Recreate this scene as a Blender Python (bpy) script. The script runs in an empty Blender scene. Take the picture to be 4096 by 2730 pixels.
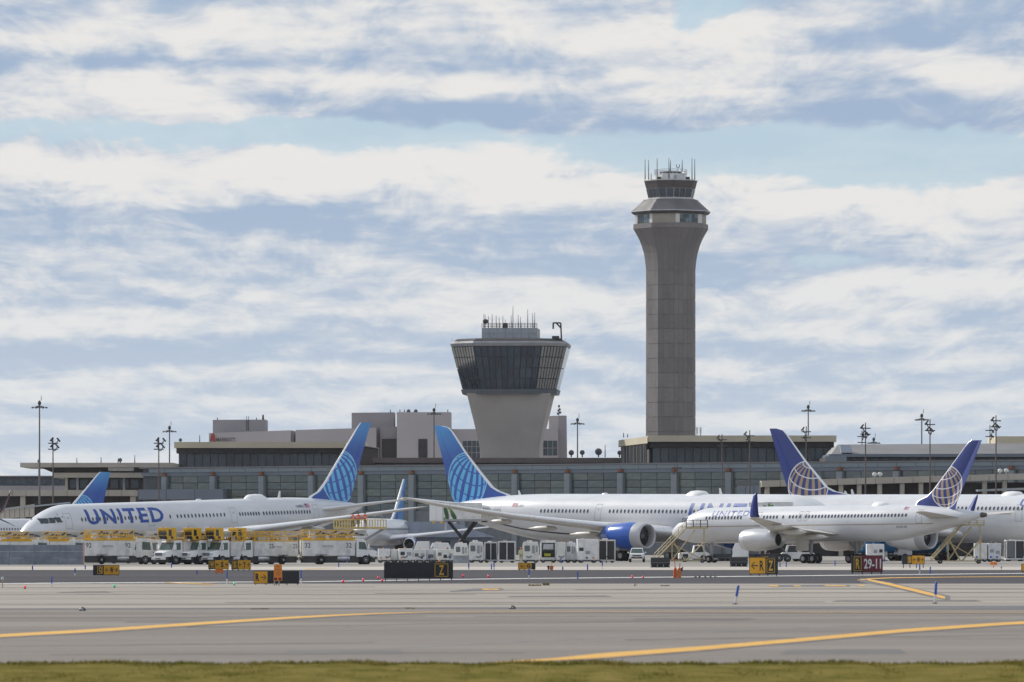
import bpy, bmesh, math, random
from mathutils import Vector, Matrix
random.seed(7)
R_ = math.radians
sc = bpy.context.scene
col = sc.collection
# ------------------------------------------------------------------ camera (200 mm lens, standing at the airfield edge)
F = 22755.0; YH = 2160.0; CX = 2048.0; EYE = 2.6      # focal length and horizon in photograph pixels, eye height in metres
cam_d = bpy.data.cameras.new('camera'); cam = bpy.data.objects.new('camera', cam_d); col.objects.link(cam)
cam_d.sensor_width = 36.0; cam_d.lens = F / 4096.0 * 36.0
cam_d.shift_y = (YH - 1365.0) / 4096.0
cam_d.clip_start = 1.0; cam_d.clip_end = 30000.0
cam.location = (0, 0, EYE); cam.rotation_euler = (R_(90), 0, 0)
cam_d.dof.use_dof = True; cam_d.dof.focus_distance = 640.0; cam_d.dof.aperture_fstop = 2.8
sc.camera = cam
sc.view_settings.view_transform = 'Standard'; sc.view_settings.look = 'None'
sc.view_settings.gamma = 1.0; sc.view_settings.exposure = 0.0
# ------------------------------------------------------------------ small node helper
class NT:
    def __init__(s, tree): s.t = tree; s.n = tree.nodes; s.l = tree.links
    def put(s, v, sock):
        if isinstance(v, bpy.types.NodeSocket): s.l.new(v, sock)
        elif v is not None: sock.default_value = v
    def node(s, kind, **kw):
        nd = s.n.new(kind)
        for k, v in kw.items(): setattr(nd, k, v)
        return nd
    def m(s, op, a, b=None, c=None, clamp=False):
        nd = s.node('ShaderNodeMath', operation=op); nd.use_clamp = clamp
        s.put(a, nd.inputs[0]); s.put(b, nd.inputs[1]); s.put(c, nd.inputs[2]); return nd.outputs[0]
    def xyz(s, x, y, z):
        nd = s.node('ShaderNodeCombineXYZ'); s.put(x, nd.inputs[0]); s.put(y, nd.inputs[1]); s.put(z, nd.inputs[2]); return nd.outputs[0]
    def sep(s, v):
        nd = s.node('ShaderNodeSeparateXYZ'); s.l.new(v, nd.inputs[0]); return nd.outputs
    def noise(s, vec, scale=5, detail=2, rough=0.5, dist=0.0):
        nd = s.node('ShaderNodeTexNoise'); s.l.new(vec, nd.inputs['Vector'])
        nd.inputs['Scale'].default_value = scale; nd.inputs['Detail'].default_value = detail
        nd.inputs['Roughness'].default_value = rough; nd.inputs['Distortion'].default_value = dist
        return nd.outputs['Fac']
    def mix(s, f, a, b, mode='MIX'):
        nd = s.node('ShaderNodeMix', data_type='RGBA', blend_type=mode)
        s.put(f, nd.inputs[0]); s.put(c4(a), nd.inputs[6]); s.put(c4(b), nd.inputs[7]); return nd.outputs[2]
    def step(s, v, lo, hi, a=0.0, b=1.0, smooth=True):
        nd = s.node('ShaderNodeMapRange', interpolation_type='SMOOTHSTEP' if smooth else 'LINEAR')
        s.put(v, nd.inputs[0]); nd.inputs[1].default_value = lo; nd.inputs[2].default_value = hi
        nd.inputs[3].default_value = a; nd.inputs[4].default_value = b; return nd.outputs[0]
def c4(c):
    if isinstance(c, (tuple, list)) and len(c) == 3: return (c[0], c[1], c[2], 1.0)
    return c
# ------------------------------------------------------------------ sky: clear air plus banks of broken stratocumulus, by direction
SUN_EL = R_(31.0); SUN_AZ = R_(-46.0)                 # azimuth from the viewing direction, negative to the left
world = bpy.data.worlds.new('World'); sc.world = world; world.use_nodes = True
W = NT(world.node_tree); W.n.clear()
SKY_S = 0.085
sky = W.node('ShaderNodeTexSky', sky_type='NISHITA'); sky.sun_disc = False
sky.sun_elevation = SUN_EL; sky.sun_rotation = SUN_AZ; sky.altitude = 0; sky.air_density = 1.0; sky.dust_density = 0.6; sky.ozone_density = 1.2
tc = W.node('ShaderNodeTexCoord')
dx, dy, dz = W.sep(tc.outputs['Generated'])
az = W.m('ARCTAN2', dx, dy)
el = W.m('MAXIMUM', W.m('ARCSINE', dz), 0.0)
# the stratocumulus deck in perspective: clouds flatten and crowd towards the horizon
uu = W.m('DIVIDE', az, W.m('ADD', W.m('MULTIPLY', el, 0.75), 0.055))
vv = W.m('LOGARITHM', W.m('ADD', el, 0.034), math.e)
def cloud_noise(du, dv, su, sv, seed, detail, rough, dist=0.0, shear=0.0):
    v2 = W.m('ADD', vv, dv); u2 = W.m('ADD', W.m('ADD', uu, du), W.m('MULTIPLY', v2, shear))
    p = W.xyz(W.m('MULTIPLY', u2, su), W.m('MULTIPLY', v2, sv), seed)
    return W.noise(p, 1.0, detail, rough, dist)
# cloud banks and gaps that can be told apart: azimuth, elevation, half sizes (radians), weight
def P2(px, py): return ((px - CX) / F, (YH - py) / F)
banks = [(500, 110, 620, 120, .34), (1350, 90, 330, 80, .22), (2180, 70, 330, 110, .25), (2950, 150, 420, 190, .34), (1700, 240, 900, 60, -.34),
         (3650, 190, 560, 130, -.38), (2300, 260, 380, 70, -.25), (600, 400, 900, 90, .26), (1850, 330, 700, 40, .2), (2700, 350, 500, 70, .22), (2000, 440, 620, 60, -.34),
         (300, 255, 500, 35, -.3), (3850, 350, 260, 50, .25), (3500, 450, 700, 60, -.28), (3000, 545, 500, 35, .2),
         (600, 660, 900, 100, .46), (1500, 640, 700, 130, .36), (2200, 660, 420, 170, .36), (900, 880, 1300, 70, -.34), (300, 800, 400, 50, -.1), (2000, 970, 500, 45, -.22),
         (1100, 1065, 900, 38, .26), (3300, 850, 420, 120, .3), (3800, 830, 420, 160, .3), (3500, 960, 200, 70, -.25), (2950, 1090, 420, 50, -.22), (2150, 1160, 420, 70, .26), (3700, 1180, 600, 70, .24)]
gaps = [(700, 545, 1150, 45, .5), (1300, 520, 700, 35, .3), (3200, 610, 900, 75, .55), (3700, 640, 600, 100, .5), (2800, 60, 130, 110, .6), (3350, 720, 500, 50, .3), (3300, 1060, 350, 40, .3)]
wu = W.m('MULTIPLY', W.m('SUBTRACT', cloud_noise(0, 0, 6.0, 7.0, 21.0, 3, .55), .5), .035)
wv = W.m('MULTIPLY', W.m('SUBTRACT', cloud_noise(0, 0, 6.0, 7.0, 33.0, 3, .55), .5), .0105)
pw = W.xyz(W.m('ADD', az, wu), W.m('ADD', el, wv), 0.0)
def blobs(lst, kw=1.0):
    tot = 0.0
    for (px, py, hx, hy, w) in lst:
        a0, e0 = P2(px, py)
        q = W.node('ShaderNodeVectorMath', operation='MULTIPLY_ADD'); W.l.new(pw, q.inputs[0])
        q.inputs[1].default_value = (F / hx, F / hy, 0); q.inputs[2].default_value = (-a0 * F / hx, -e0 * F / hy, 0)
        d = W.node('ShaderNodeVectorMath', operation='DOT_PRODUCT'); W.l.new(q.outputs[0], d.inputs[0]); W.l.new(q.outputs[0], d.inputs[1])
        tot = W.m('MULTIPLY_ADD', W.m('POWER', 0.45, d.outputs['Value']), w * kw, tot)
    return tot
bias = blobs(banks, .85); gap = blobs(gaps, .8)
def deck(dv, det):      # cloud density: broad rolls, billows on them, wisps
    b0 = cloud_noise(0, dv, 1.5, 8.6, 3.0, det, .56, .20, -.06)
    b1 = cloud_noise(0, dv, 6.6, 13.0, 9.0, det + 1, .64, .55, -.12)
    return W.m('ADD', b0, W.m('MULTIPLY', W.m('SUBTRACT', b1, .5), .62))
n0 = deck(0.0, 5); n1 = deck(0.04, 3)      # the same clouds a little higher: gives lit tops and grey bases
dens = W.m('ADD', n0, bias)
relief = W.m('MULTIPLY', W.m('SUBTRACT', n0, n1), 1.3)
lit = W.step(W.m('ADD', dens, relief), .17, .93)
cover = W.step(W.m('SUBTRACT', W.m('ADD', n0, .20), gap), .32, .56)
K = 1.0 / SKY_S
ccol = W.mix(lit, (.36 * K, .465 * K, .625 * K), (.82 * K, .805 * K, .785 * K))
clear = W.mix(0.80, sky.outputs[0], (.49 * K, .64 * K, .77 * K))
skyc = W.mix(W.m('MULTIPLY_ADD', cover, .86, .14), clear, ccol)
haze_low = W.step(el, 0.0, 0.075, 0.55, 0.0)
skyc = W.mix(haze_low, skyc, (.66 * K, .72 * K, .78 * K))
bg = W.node('ShaderNodeBackground'); W.l.new(skyc, bg.inputs[0]); bg.inputs[1].default_value = SKY_S
out = W.node('ShaderNodeOutputWorld'); W.l.new(bg.outputs[0], out.inputs[0])
world.cycles.sampling_method = 'MANUAL'; world.cycles.sample_map_resolution = 256
sc.cycles.use_adaptive_sampling = True
# ------------------------------------------------------------------ sun
sun_d = bpy.data.lights.new('sun', 'SUN'); sun = bpy.data.objects.new('sun', sun_d); col.objects.link(sun)
sun_d.energy = 4.3; sun_d.angle = R_(0.6); sun_d.color = (1.0, .955, .88)
sdir = Vector((math.sin(SUN_AZ) * math.cos(SUN_EL), math.cos(SUN_AZ) * math.cos(SUN_EL), math.sin(SUN_EL)))
sun.rotation_euler = sdir.to_track_quat('Z', 'Y').to_euler()
# ------------------------------------------------------------------ helpers: places, meshes, materials
def Wp(px, py, D): return Vector(((px - CX) * D / F, D, EYE + (YH - py) * D / F))      # a point of the place seen at px, py at distance D
def Dg(py): return F * EYE / (py - YH)                                                  # distance of the ground seen at py
def Xp(px, D): return (px - CX) * D / F
def Zp(py, D): return EYE + (YH - py) * D / F

MATS = {}
def mat(name, c, rough=.6, metal=0.0, var=.12, scale=.6, bump=0.0, spec=.4, emit=None, stretch=(1, 1, 1), coat=0.0, ior=1.5):
    """procedural surface: base colour with a soft uneven tone (dirt, weathering), optional fine bump"""
    if name in MATS: return MATS[name]
    m = bpy.data.materials.new(name); m.use_nodes = True; MATS[name] = m
    N = NT(m.node_tree); b = N.n['Principled BSDF']
    b.inputs['Roughness'].default_value = rough; b.inputs['Metallic'].default_value = metal
    b.inputs['Specular IOR Level'].default_value = spec; b.inputs['Coat Weight'].default_value = coat
    b.inputs['Base Color'].default_value = c4(c); b.inputs['IOR'].default_value = ior
    if var > 0 or bump > 0:
        t = N.node('ShaderNodeTexCoord'); mp = N.node('ShaderNodeMapping'); N.l.new(t.outputs['Object'], mp.inputs[0])
        mp.inputs['Scale'].default_value = stretch
        n = N.noise(mp.outputs[0], scale, 5, .6)
        if var > 0:
            dark = tuple(x * (1 - var) for x in c); lite = tuple(min(1, x * (1 + var * .6)) for x in c)
            N.l.new(N.mix(N.step(n, .3, .7), dark, lite), b.inputs['Base Color'])
            N.l.new(N.step(n, .3, .7, min(1, rough * 1.12), rough * .9), b.inputs['Roughness'])
        if bump > 0:
            bp = N.node('ShaderNodeBump'); bp.inputs['Strength'].default_value = bump; bp.inputs['Distance'].default_value = .05
            N.l.new(N.noise(mp.outputs[0], scale * 6, 4, .6), bp.inputs['Height']); N.l.new(bp.outputs[0], b.inputs['Normal'])
    if emit:
        b.inputs['Emission Color'].default_value = c4(emit[:3]); b.inputs['Emission Strength'].default_value = emit[3]
    return m

class MB:
    """collects polygons, then builds ONE mesh object"""
    def __init__(s): s.v = []; s.f = []; s.mi = []
    def add(s, vs, fs, mi=0):
        o = len(s.v); s.v += [tuple(p) for p in vs]; s.f += [tuple(i + o for i in f) for f in fs]; s.mi += [mi] * len(fs); return s
    def box(s, x0, x1, y0, y1, z0, z1, mi=0, M=None):
        vs = [Vector(p) for p in ((x0, y0, z0), (x1, y0, z0), (x1, y1, z0), (x0, y1, z0), (x0, y0, z1), (x1, y0, z1), (x1, y1, z1), (x0, y1, z1))]
        if M is not None: vs = [M @ p for p in vs]
        return s.add(vs, [(3, 2, 1, 0), (4, 5, 6, 7), (0, 1, 5, 4), (1, 2, 6, 5), (2, 3, 7, 6), (3, 0, 4, 7)], mi)
    def prism(s, poly, y0, y1, mi=0, axis='y'):
        """poly in the (x, z) plane pushed from y0 to y1 (axis y), or (y, z) along x, or (x, y) along z"""
        n = len(poly)
        if axis == 'y': f = lambda p, t: (p[0], t, p[1])
        elif axis == 'x': f = lambda p, t: (t, p[0], p[1])
        else: f = lambda p, t: (p[0], p[1], t)
        vs = [f(p, y0) for p in poly] + [f(p, y1) for p in poly]
        fs = [tuple(range(n)), tuple(range(2 * n - 1, n - 1, -1))] + [(i, i + n, (i + 1) % n + n, (i + 1) % n) for i in range(n)]
        return s.add(vs, fs, mi)
    def loft(s, rings, cap=True, mi=0, close=True):
        n = len(rings[0]); o = []; fs = []
        for r in rings: o += list(r)
        for k in range(len(rings) - 1):
            for i in range(n if close else n - 1):
                j = (i + 1) % n; fs.append((k * n + i, k * n + j, (k + 1) * n + j, (k + 1) * n + i))
        if cap: fs.append(tuple(range(n - 1, -1, -1))); fs.append(tuple((len(rings) - 1) * n + i for i in range(n)))
        return s.add(o, fs, mi)
    def tube(s, p0, p1, r, r1=None, n=8, mi=0, cap=True):
        p0 = Vector(p0); p1 = Vector(p1); d = (p1 - p0)
        if d.length < 1e-6: return s
        q = d.to_track_quat('Z', 'Y'); r1 = r if r1 is None else r1
        ring = lambda c, rr: [c + q @ Vector((rr * math.cos(2 * math.pi * i / n), rr * math.sin(2 * math.pi * i / n), 0)) for i in range(n)]
        return s.loft([ring(p0, r), ring(p1, r1)], cap, mi)
    def bar(s, p0, p1, w, mi=0): return s.tube(p0, p1, w * .707, n=4, mi=mi)
    def lathe(s, prof, axis='z', c=(0, 0, 0), n=24, mi=0, cap=True):
        """prof = [(t, r)] along the axis"""
        c = Vector(c); rings = []
        for t, r in prof:
            ring = []
            for i in range(n):
                a = 2 * math.pi * i / n; u, w = r * math.cos(a), r * math.sin(a)
                ring.append(c + Vector({'z': (u, w, t), 'x': (t, u, w), 'y': (u, t, w)}[axis]))
            rings.append(ring)
        return s.loft(rings, cap, mi)
    def mesh(s, name, mats, smooth=False, bevel=0.0):
        me = bpy.data.meshes.new(name); me.from_pydata(s.v, [], s.f)
        for m in (mats if isinstance(mats, (list, tuple)) else [mats]): me.materials.append(m)
        me.polygons.foreach_set('material_index', s.mi)
        bm = bmesh.new(); bm.from_mesh(me); bmesh.ops.recalc_face_normals(bm, faces=bm.faces)
        if bevel > 0:
            bmesh.ops.bevel(bm, geom=[e for e in bm.edges if len(e.link_faces) == 2 and e.calc_face_angle(0) > .6], offset=bevel, segments=2, affect='EDGES', profile=.6)
        bm.to_mesh(me); bm.free()
        if smooth: me.shade_smooth()
        me.update(); return me
    def build(s, name, mats, parent=None, smooth=False, bevel=0.0, angle=None):
        me = s.mesh(name, mats, smooth or angle is not None, bevel)
        if angle is not None: me.set_sharp_from_angle(angle=R_(angle))
        return link(name, me, parent)
def link(name, me, parent=None, loc=None, rz=0.0):
    o = bpy.data.objects.new(name, me); col.objects.link(o)
    if parent is not None: o.parent = parent
    if loc is not None: o.location = loc
    if rz: o.rotation_euler = (0, 0, rz)
    return o
def tag(o, label, cat, group=None):
    o['label'] = label; o['category'] = cat
    if group: o['group'] = group
    return o
def struct(o): o['kind'] = 'structure'; return o
def thing(name, label, cat, loc=(0, 0, 0), rz=0.0, group=None):
    o = bpy.data.objects.new(name, None); col.objects.link(o); o.location = loc; o.rotation_euler = (0, 0, rz)
    o.empty_display_size = .5
    return tag(o, label, cat, group)
def copy_tree(o, parent=None):
    c = o.copy(); col.objects.link(c); c.parent = parent
    for ch in list(o.children): copy_tree(ch, c)
    return c
def txt_mesh(name, s, m, size=1.0, bold=0.0, ext=0.0, space=1.0, shear=0.0, sub=0.0, fit=None):
    """flat lettering in the (x, z) plane, lower left corner at the origin; fit = (width, height)"""
    cu = bpy.data.curves.new(name, 'FONT'); cu.body = s; cu.size = size; cu.offset = bold; cu.extrude = ext; cu.space_character = space; cu.shear = shear
    cu.resolution_u = 3
    ob = bpy.data.objects.new(name, cu); col.objects.link(ob)
    dg = bpy.context.evaluated_depsgraph_get(); me = bpy.data.meshes.new_from_object(ob.evaluated_get(dg))
    bpy.data.objects.remove(ob); bpy.data.curves.remove(cu)
    bm = bmesh.new(); bm.from_mesh(me)
    if sub > 0:
        bmesh.ops.triangulate(bm, faces=bm.faces)
        for _ in range(6):
            es = [e for e in bm.edges if e.calc_length() > sub]
            if not es: break
            bmesh.ops.subdivide_edges(bm, edges=es, cuts=1, use_grid_fill=False); bmesh.ops.triangulate(bm, faces=bm.faces)
    if bm.verts:
        x0 = min(v.co.x for v in bm.verts); x1 = max(v.co.x for v in bm.verts); y0 = min(v.co.y for v in bm.verts); y1 = max(v.co.y for v in bm.verts)
        kx = fit[0] / max(1e-6, x1 - x0) if fit and fit[0] else 1.0; ky = fit[1] / max(1e-6, y1 - y0) if fit and fit[1] else kx
        if fit and not fit[0]: kx = ky
        for v in bm.verts: v.co = Vector(((v.co.x - x0) * kx, -v.co.z, (v.co.y - y0) * ky))
    bm.to_mesh(me); bm.free(); me.name = name; me.materials.clear(); me.materials.append(m); return me
def ground_poly(name, pts, z, m, parent=None):
    """flat sheet on the ground through photograph pixels"""
    vs = []
    for (px, py) in pts: D = Dg(py); vs.append((Xp(px, D), D, z))
    return MB().add(vs, [tuple(range(len(vs)))]).build(name, m, parent)
# common surfaces
WHITE = mat('white_paint', (.80, .80, .80), .35, var=.05, scale=.5, coat=.2)
WHITE_DIRTY = mat('white_paint_worn', (.70, .70, .69), .5, var=.16, scale=1.5)
GREYP = mat('grey_paint', (.34, .35, .37), .5, var=.1)
LGREY = mat('light_grey_paint', (.52, .54, .57), .45, var=.08)
DARK = mat('dark_metal', (.045, .045, .05), .5, var=.2)
BLACK = mat('black_rubber', (.018, .018, .02), .8, var=.15)
SILVER = mat('bare_aluminium', (.78, .78, .80), .28, metal=.9, var=.06)
STEEL = mat('galvanised_steel', (.36, .37, .39), .45, metal=.5, var=.2, scale=2)
GLASS = mat('dark_glass', (.02, .026, .032), .08, var=0, spec=.6)
YELLOW = mat('yellow_paint', (.72, .42, .03), .45, var=.12, scale=1.2)
CREAMY = mat('pale_yellow_paint', (.52, .43, .25), .55, var=.15, scale=2)
ORANGE = mat('orange_plastic', (.72, .19, .035), .5, var=.1)
REDP = mat('red_paint', (.55, .03, .04), .5, var=.1)
BLUEP = mat('blue_paint', (.02, .06, .42), .4, var=.08)
# ------------------------------------------------------------------ ground: grass, taxiway asphalt, concrete, apron
def ground_mat(name, c, rough, stops):
    """pavement: broad tonal patches drawn out along the taxiway, tyre streaks, fine grain"""
    m = bpy.data.materials.new(name); m.use_nodes = True; N = NT(m.node_tree); b = N.n['Principled BSDF']
    t = N.node('ShaderNodeTexCoord')
    mp = N.node('ShaderNodeMapping'); N.l.new(t.outputs['Object'], mp.inputs[0]); mp.inputs['Scale'].default_value = stops['s1']
    mp2 = N.node('ShaderNodeMapping'); N.l.new(t.outputs['Object'], mp2.inputs[0]); mp2.inputs['Scale'].default_value = stops['s2']
    n1 = N.noise(mp.outputs[0], 1.0, 5, .6); n2 = N.noise(mp2.outputs[0], 1.0, 4, .65); n3 = N.noise(t.outputs['Object'], 3.0, 4, .7)
    f = N.m('ADD', N.m('ADD', N.m('MULTIPLY', n1, .55), N.m('MULTIPLY', n2, .35)), N.m('MULTIPLY', n3, .22))
    k = stops['var']
    cc = N.mix(N.step(f, .40, .72), tuple(x * (1 - k) for x in c), tuple(x * (1 + k) for x in c))
    N.l.new(cc, b.inputs['Base Color']); b.inputs['Roughness'].default_value = rough; b.inputs['Specular IOR Level'].default_value = .06
    bp = N.node('ShaderNodeBump'); bp.inputs['Strength'].default_value = .15; bp.inputs['Distance'].default_value = .02
    N.l.new(N.noise(t.outputs['Object'], 18.0, 3, .6), bp.inputs['Height']); N.l.new(bp.outputs[0], b.inputs['Normal'])
    return m
M_GROUND = ground_mat('apron_concrete', (.29, .272, .25), .95, dict(s1=(.006, .03, 1), s2=(.02, .12, 1), var=.14))
M_CONC = ground_mat('shoulder_concrete', (.318, .287, .252), .95, dict(s1=(.006, .085, 1), s2=(.03, .45, 1), var=.22))
M_ASPH = ground_mat('taxiway_asphalt', (.222, .200, .178), .95, dict(s1=(.012, .09, 1), s2=(.02, .7, 1), var=.22))
M_DARK = ground_mat('dark_asphalt', (.072, .070, .078), .95, dict(s1=(.01, .05, 1), s2=(.01, .3, 1), var=.18))
M_STRIP = ground_mat('pale_strip_concrete', (.46, .42, .375), .95, dict(s1=(.01, .05, 1), s2=(.05, .3, 1), var=.10))
M_YLINE = mat('yellow_taxi_line', (.66, .36, .055), .7, var=.22, scale=1.5)
M_WLINE = mat('white_edge_line', (.66, .64, .62), .7, var=.3, scale=1.2)
M_SEAL = mat('black_line_border', (.12, .118, .125), .8, var=.2, scale=1.0)

def sheet(name, y0, y1, z, m, xs=None):
    X = xs or (y1 * .35 + 60)
    n = 24; vs = []; fs = []
    for i in range(n + 1):
        x = -X + 2 * X * i / n; vs += [(x, y0, z), (x, y1, z)]
    for i in range(n): fs.append((2 * i, 2 * i + 2, 2 * i + 3, 2 * i + 1))
    return struct(MB().add(vs, fs).build(name, m))
MB().box(-6000, 6000, -300, 9000, -.5, 0).build('ground', M_GROUND)['kind'] = 'structure'
sheet('taxiway', Dg(2690), Dg(2436), .012, M_ASPH)
sheet('shoulder', Dg(2436), Dg(2336), .008, M_CONC)
sheet('runway', Dg(2336), Dg(2281), .010, M_DARK)
sheet('pale_strip', Dg(2281), Dg(2268), .008, M_STRIP)
# grass verge in the foreground, with real blades over it
mg = bpy.data.materials.new('grass_soil'); mg.use_nodes = True; N = NT(mg.node_tree); b = N.n['Principled BSDF']
t = N.node('ShaderNodeTexCoord'); n1 = N.noise(t.outputs['Object'], .9, 6, .7)
N.l.new(N.mix(N.step(n1, .38, .62), (.095, .092, .022), (.21, .165, .055)), b.inputs['Base Color']); b.inputs['Roughness'].default_value = .95; b.inputs['Specular IOR Level'].default_value = 0.0
gv = []; gf = []; nx, ny = 140, 14; y0, y1 = 60.0, Dg(2664)
for j in range(ny + 1):
    for i in range(nx + 1):
        x = -30 + 60 * i / nx; y = y0 + (y1 - y0) * j / ny
        edge = min(1, (y1 - y) / 2.0)
        gv.append((x, y + ((.9 * math.sin(x * 1.3) + .6 * math.sin(x * 3.7 + 1) + random.uniform(-.5, .4)) if j == ny else 0), .02 + .06 * edge + random.uniform(0, .05) * edge))
for j in range(ny):
    for i in range(nx):
        a = j * (nx + 1) + i; gf.append((a, a + 1, a + nx + 2, a + nx + 1))
struct(MB().add(gv, gf).build('verge', mg, smooth=True))
def leaf_mat(name, a, b_, sc_=.5):
    m = bpy.data.materials.new(name); m.use_nodes = True; N = NT(m.node_tree); b = N.n['Principled BSDF']
    t = N.node('ShaderNodeTexCoord'); n = N.noise(t.outputs['Object'], sc_, 4, .6)
    N.l.new(N.mix(N.step(n, .38, .62), a, b_), b.inputs['Base Color']); b.inputs['Roughness'].default_value = .9; b.inputs['Specular IOR Level'].default_value = 0.0
    return m
M_BLADE = leaf_mat('grass_blade', (.15, .152, .03), (.31, .245, .075), .5)
bv = []; bf = []
rg = random.Random(3)
for k in range(60000):
    y = 96 + (y1 + .35 - 96) * rg.random() ** .8; x = rg.uniform(-1, 1) * (y * .096)
    if y > y1 - 2.2: y += .9 * math.sin(x * 1.3) + .6 * math.sin(x * 3.7 + 1)
    h = rg.uniform(.03, .085) * (1.5 if rg.random() < .03 else 1); w = rg.uniform(.015, .035); a = rg.uniform(0, 3.14)
    lx, ly = rg.uniform(-.06, .06), rg.uniform(-.05, .05); z = .04; o = len(bv)
    cx_, sx_ = math.cos(a) * w, math.sin(a) * w
    bv += [(x - cx_, y - sx_, z), (x + cx_, y + sx_, z), (x + lx, y + ly, z + h)]; bf.append((o, o + 1, o + 2))
g = MB(); g.add(bv, bf); go = g.build('grass', M_BLADE); go['kind'] = 'stuff'; go['label'] = 'short dry green grass along the near edge of the taxiway'; go['category'] = 'grass'
# painted markings: broad curving taxi lines with dark borders
def ribbon(name, top, bot, z, m, parent=None):
    """marking between two rows of pixels (same x), dense enough to curve"""
    def ev(pts, x):
        for (a, b) in zip(pts, pts[1:]):
            if a[0] <= x <= b[0]:
                u = (x - a[0]) / (b[0] - a[0]); return a[1] + (b[1] - a[1]) * u
        return pts[-1][1]
    x0, x1 = top[0][0], top[-1][0]; n = 40; vs = []; fs = []
    for i in range(n + 1):
        x = x0 + (x1 - x0) * i / n
        for p in (top, bot):
            D = Dg(ev(p, x)); vs.append((Xp(x, D), D, z))
    for i in range(n): fs.append((2 * i, 2 * i + 2, 2 * i + 3, 2 * i + 1))
    o = MB().add(vs, fs).build(name, m, parent); return o
def off(p, d): return [(x, y + d) for x, y in p]
L1t = [(-200, 2554), (0, 2541), (400, 2519), (800, 2492), (1200, 2468), (1450, 2457), (1700, 2451), (2300, 2449), (4300, 2453)]
L1b = [(-200, 2566), (0, 2553), (400, 2531), (800, 2503), (1200, 2476), (1450, 2462), (1700, 2453), (2300, 2450.6), (4300, 2454.6)]
L2t = [(1980, 2652), (2200, 2639), (2400, 2618), (2800, 2590), (3200, 2557), (3600, 2521), (4000, 2494), (4300, 2478)]
L2b = [(1980, 2655), (2200, 2648), (2400, 2637), (2800, 2606), (3200, 2571), (3600, 2534), (4000, 2505), (4300, 2489)]
for (a, b) in ((L1t, L1b), (L2t, L2b)):
    tl = ribbon('taxi_line', a, b, .024, M_YLINE); struct(tl)
    ribbon('line_border', off(a, -3), off(b, 4), .018, M_SEAL, tl)
# chevron-like bend of the far line, at right
L3t = [(3430, 2322), (3470, 2316), (3560, 2312), (3800, 2309.5), (4300, 2306)]; L3b = [(3430, 2324), (3470, 2320), (3560, 2315), (3800, 2311.5), (4300, 2308)]
t3 = struct(ribbon('taxi_line', L3t, L3b, .024, M_YLINE))
t4 = struct(ribbon('taxi_line', [(3470, 2318), (3560, 2335), (3680, 2363), (3780, 2389)], [(3470, 2324), (3560, 2345), (3680, 2375), (3780, 2399)], .026, M_YLINE))
ribbon('line_border', [(3440, 2314), (3560, 2331), (3680, 2359), (3800, 2386)], [(3440, 2330), (3560, 2350), (3680, 2380), (3800, 2406)], .018, M_SEAL, t4)
for (x0, x1, ya, yb) in ((1925, 1960, 2357, 2362), (1962, 1992, 2357, 2362), (3075, 3110, 2343, 2348), (3170, 3200, 2344, 2348), (3295, 3380, 2343, 2347), (3428, 3455, 2342, 2347)):
    struct(ground_poly('faded_line', [(x0, ya), (x1, ya + .5), (x1 + 8, yb), (x0 + 8, yb)], .022, M_YLINE))
struct(ribbon('line_patch', [(1800, 2366), (1900, 2356), (2000, 2354), (2015, 2358)], [(1800, 2369), (1900, 2366), (2000, 2363), (2015, 2361)], .014, M_SEAL))
struct(ribbon('line_patch', [(3080, 2342), (3400, 2341)], [(3080, 2349), (3400, 2348)], .014, M_SEAL))
# white edge line of the runway and the short yellow line beside it
struct(ribbon('edge_line', [(-200, 2338), (300, 2332.5), (1200, 2328), (2000, 2316), (3000, 2306), (4300, 2292)], [(-200, 2340.5), (300, 2335), (1200, 2330.5), (2000, 2318.5), (3000, 2308.5), (4300, 2294)], .022, M_WLINE))
struct(ribbon('taxi_line', [(660, 2331), (760, 2335), (850, 2338)], [(660, 2333), (760, 2338), (850, 2341)], .026, M_YLINE))
struct(ribbon('taxi_line', [(1220, 2277), (1340, 2272)], [(1220, 2279), (1340, 2273)], .022, M_YLINE))
# ragged dark joint between taxiway and concrete shoulder
struct(ribbon('joint', [(-300, 2437), (900, 2434), (2100, 2431), (3100, 2428), (4400, 2424)], [(-300, 2441), (900, 2438), (2100, 2436), (3100, 2438), (4400, 2441)], .020, M_SEAL))
struct(ribbon('joint', [(-300, 2398), (2000, 2395), (4400, 2390)], [(-300, 2398.8), (2000, 2396), (4400, 2391)], .012, M_SEAL))
struct(ribbon('tyre_track', [(1500, 2598), (3000, 2520), (4300, 2470)], [(1500, 2601), (3000, 2523), (4300, 2472)], .016, mat('tyre_rubber_mark', (.20, .195, .195), .9, var=.2, scale=.4)))
# sealed cracks, slab joints, rubber marks and repairs in the pavement
M_CRACK = mat('tar_sealed_crack', (.13, .125, .125), .9, var=.35, scale=.8)
M_PATCH = mat('repair_patch', (.125, .118, .115), .95, var=.2, scale=.5)
rc = random.Random(5)
for (x0, x1, y, sl, w) in ((-200, 1500, 2352, -3, .9), (300, 2600, 2366, -4, .7), (2300, 4300, 2360, -4, .7), (-200, 1900, 2381, -2, .9), (1500, 4300, 2376, -6, .8), (900, 3300, 2412, -3, 1.0), (-200, 2200, 2420, -1, .8), (-200, 1700, 2474, -8, 1.2), (1900, 4300, 2468, -4, 1.0), (700, 3000, 2512, -30, 1.2), (-200, 1500, 2590, -18, 1.6), (2500, 4300, 2562, -22, 1.5), (200, 2100, 2622, -9, 1.6)):
    n = 14; top = [(x0 + (x1 - x0) * i / n, y + sl * i / n + rc.uniform(-1.2, 1.2)) for i in range(n + 1)]
    struct(ribbon('sealed_crack', top, [(a, b + w * rc.uniform(.5, 1.3)) for a, b in top], .0175, M_CRACK))
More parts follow.
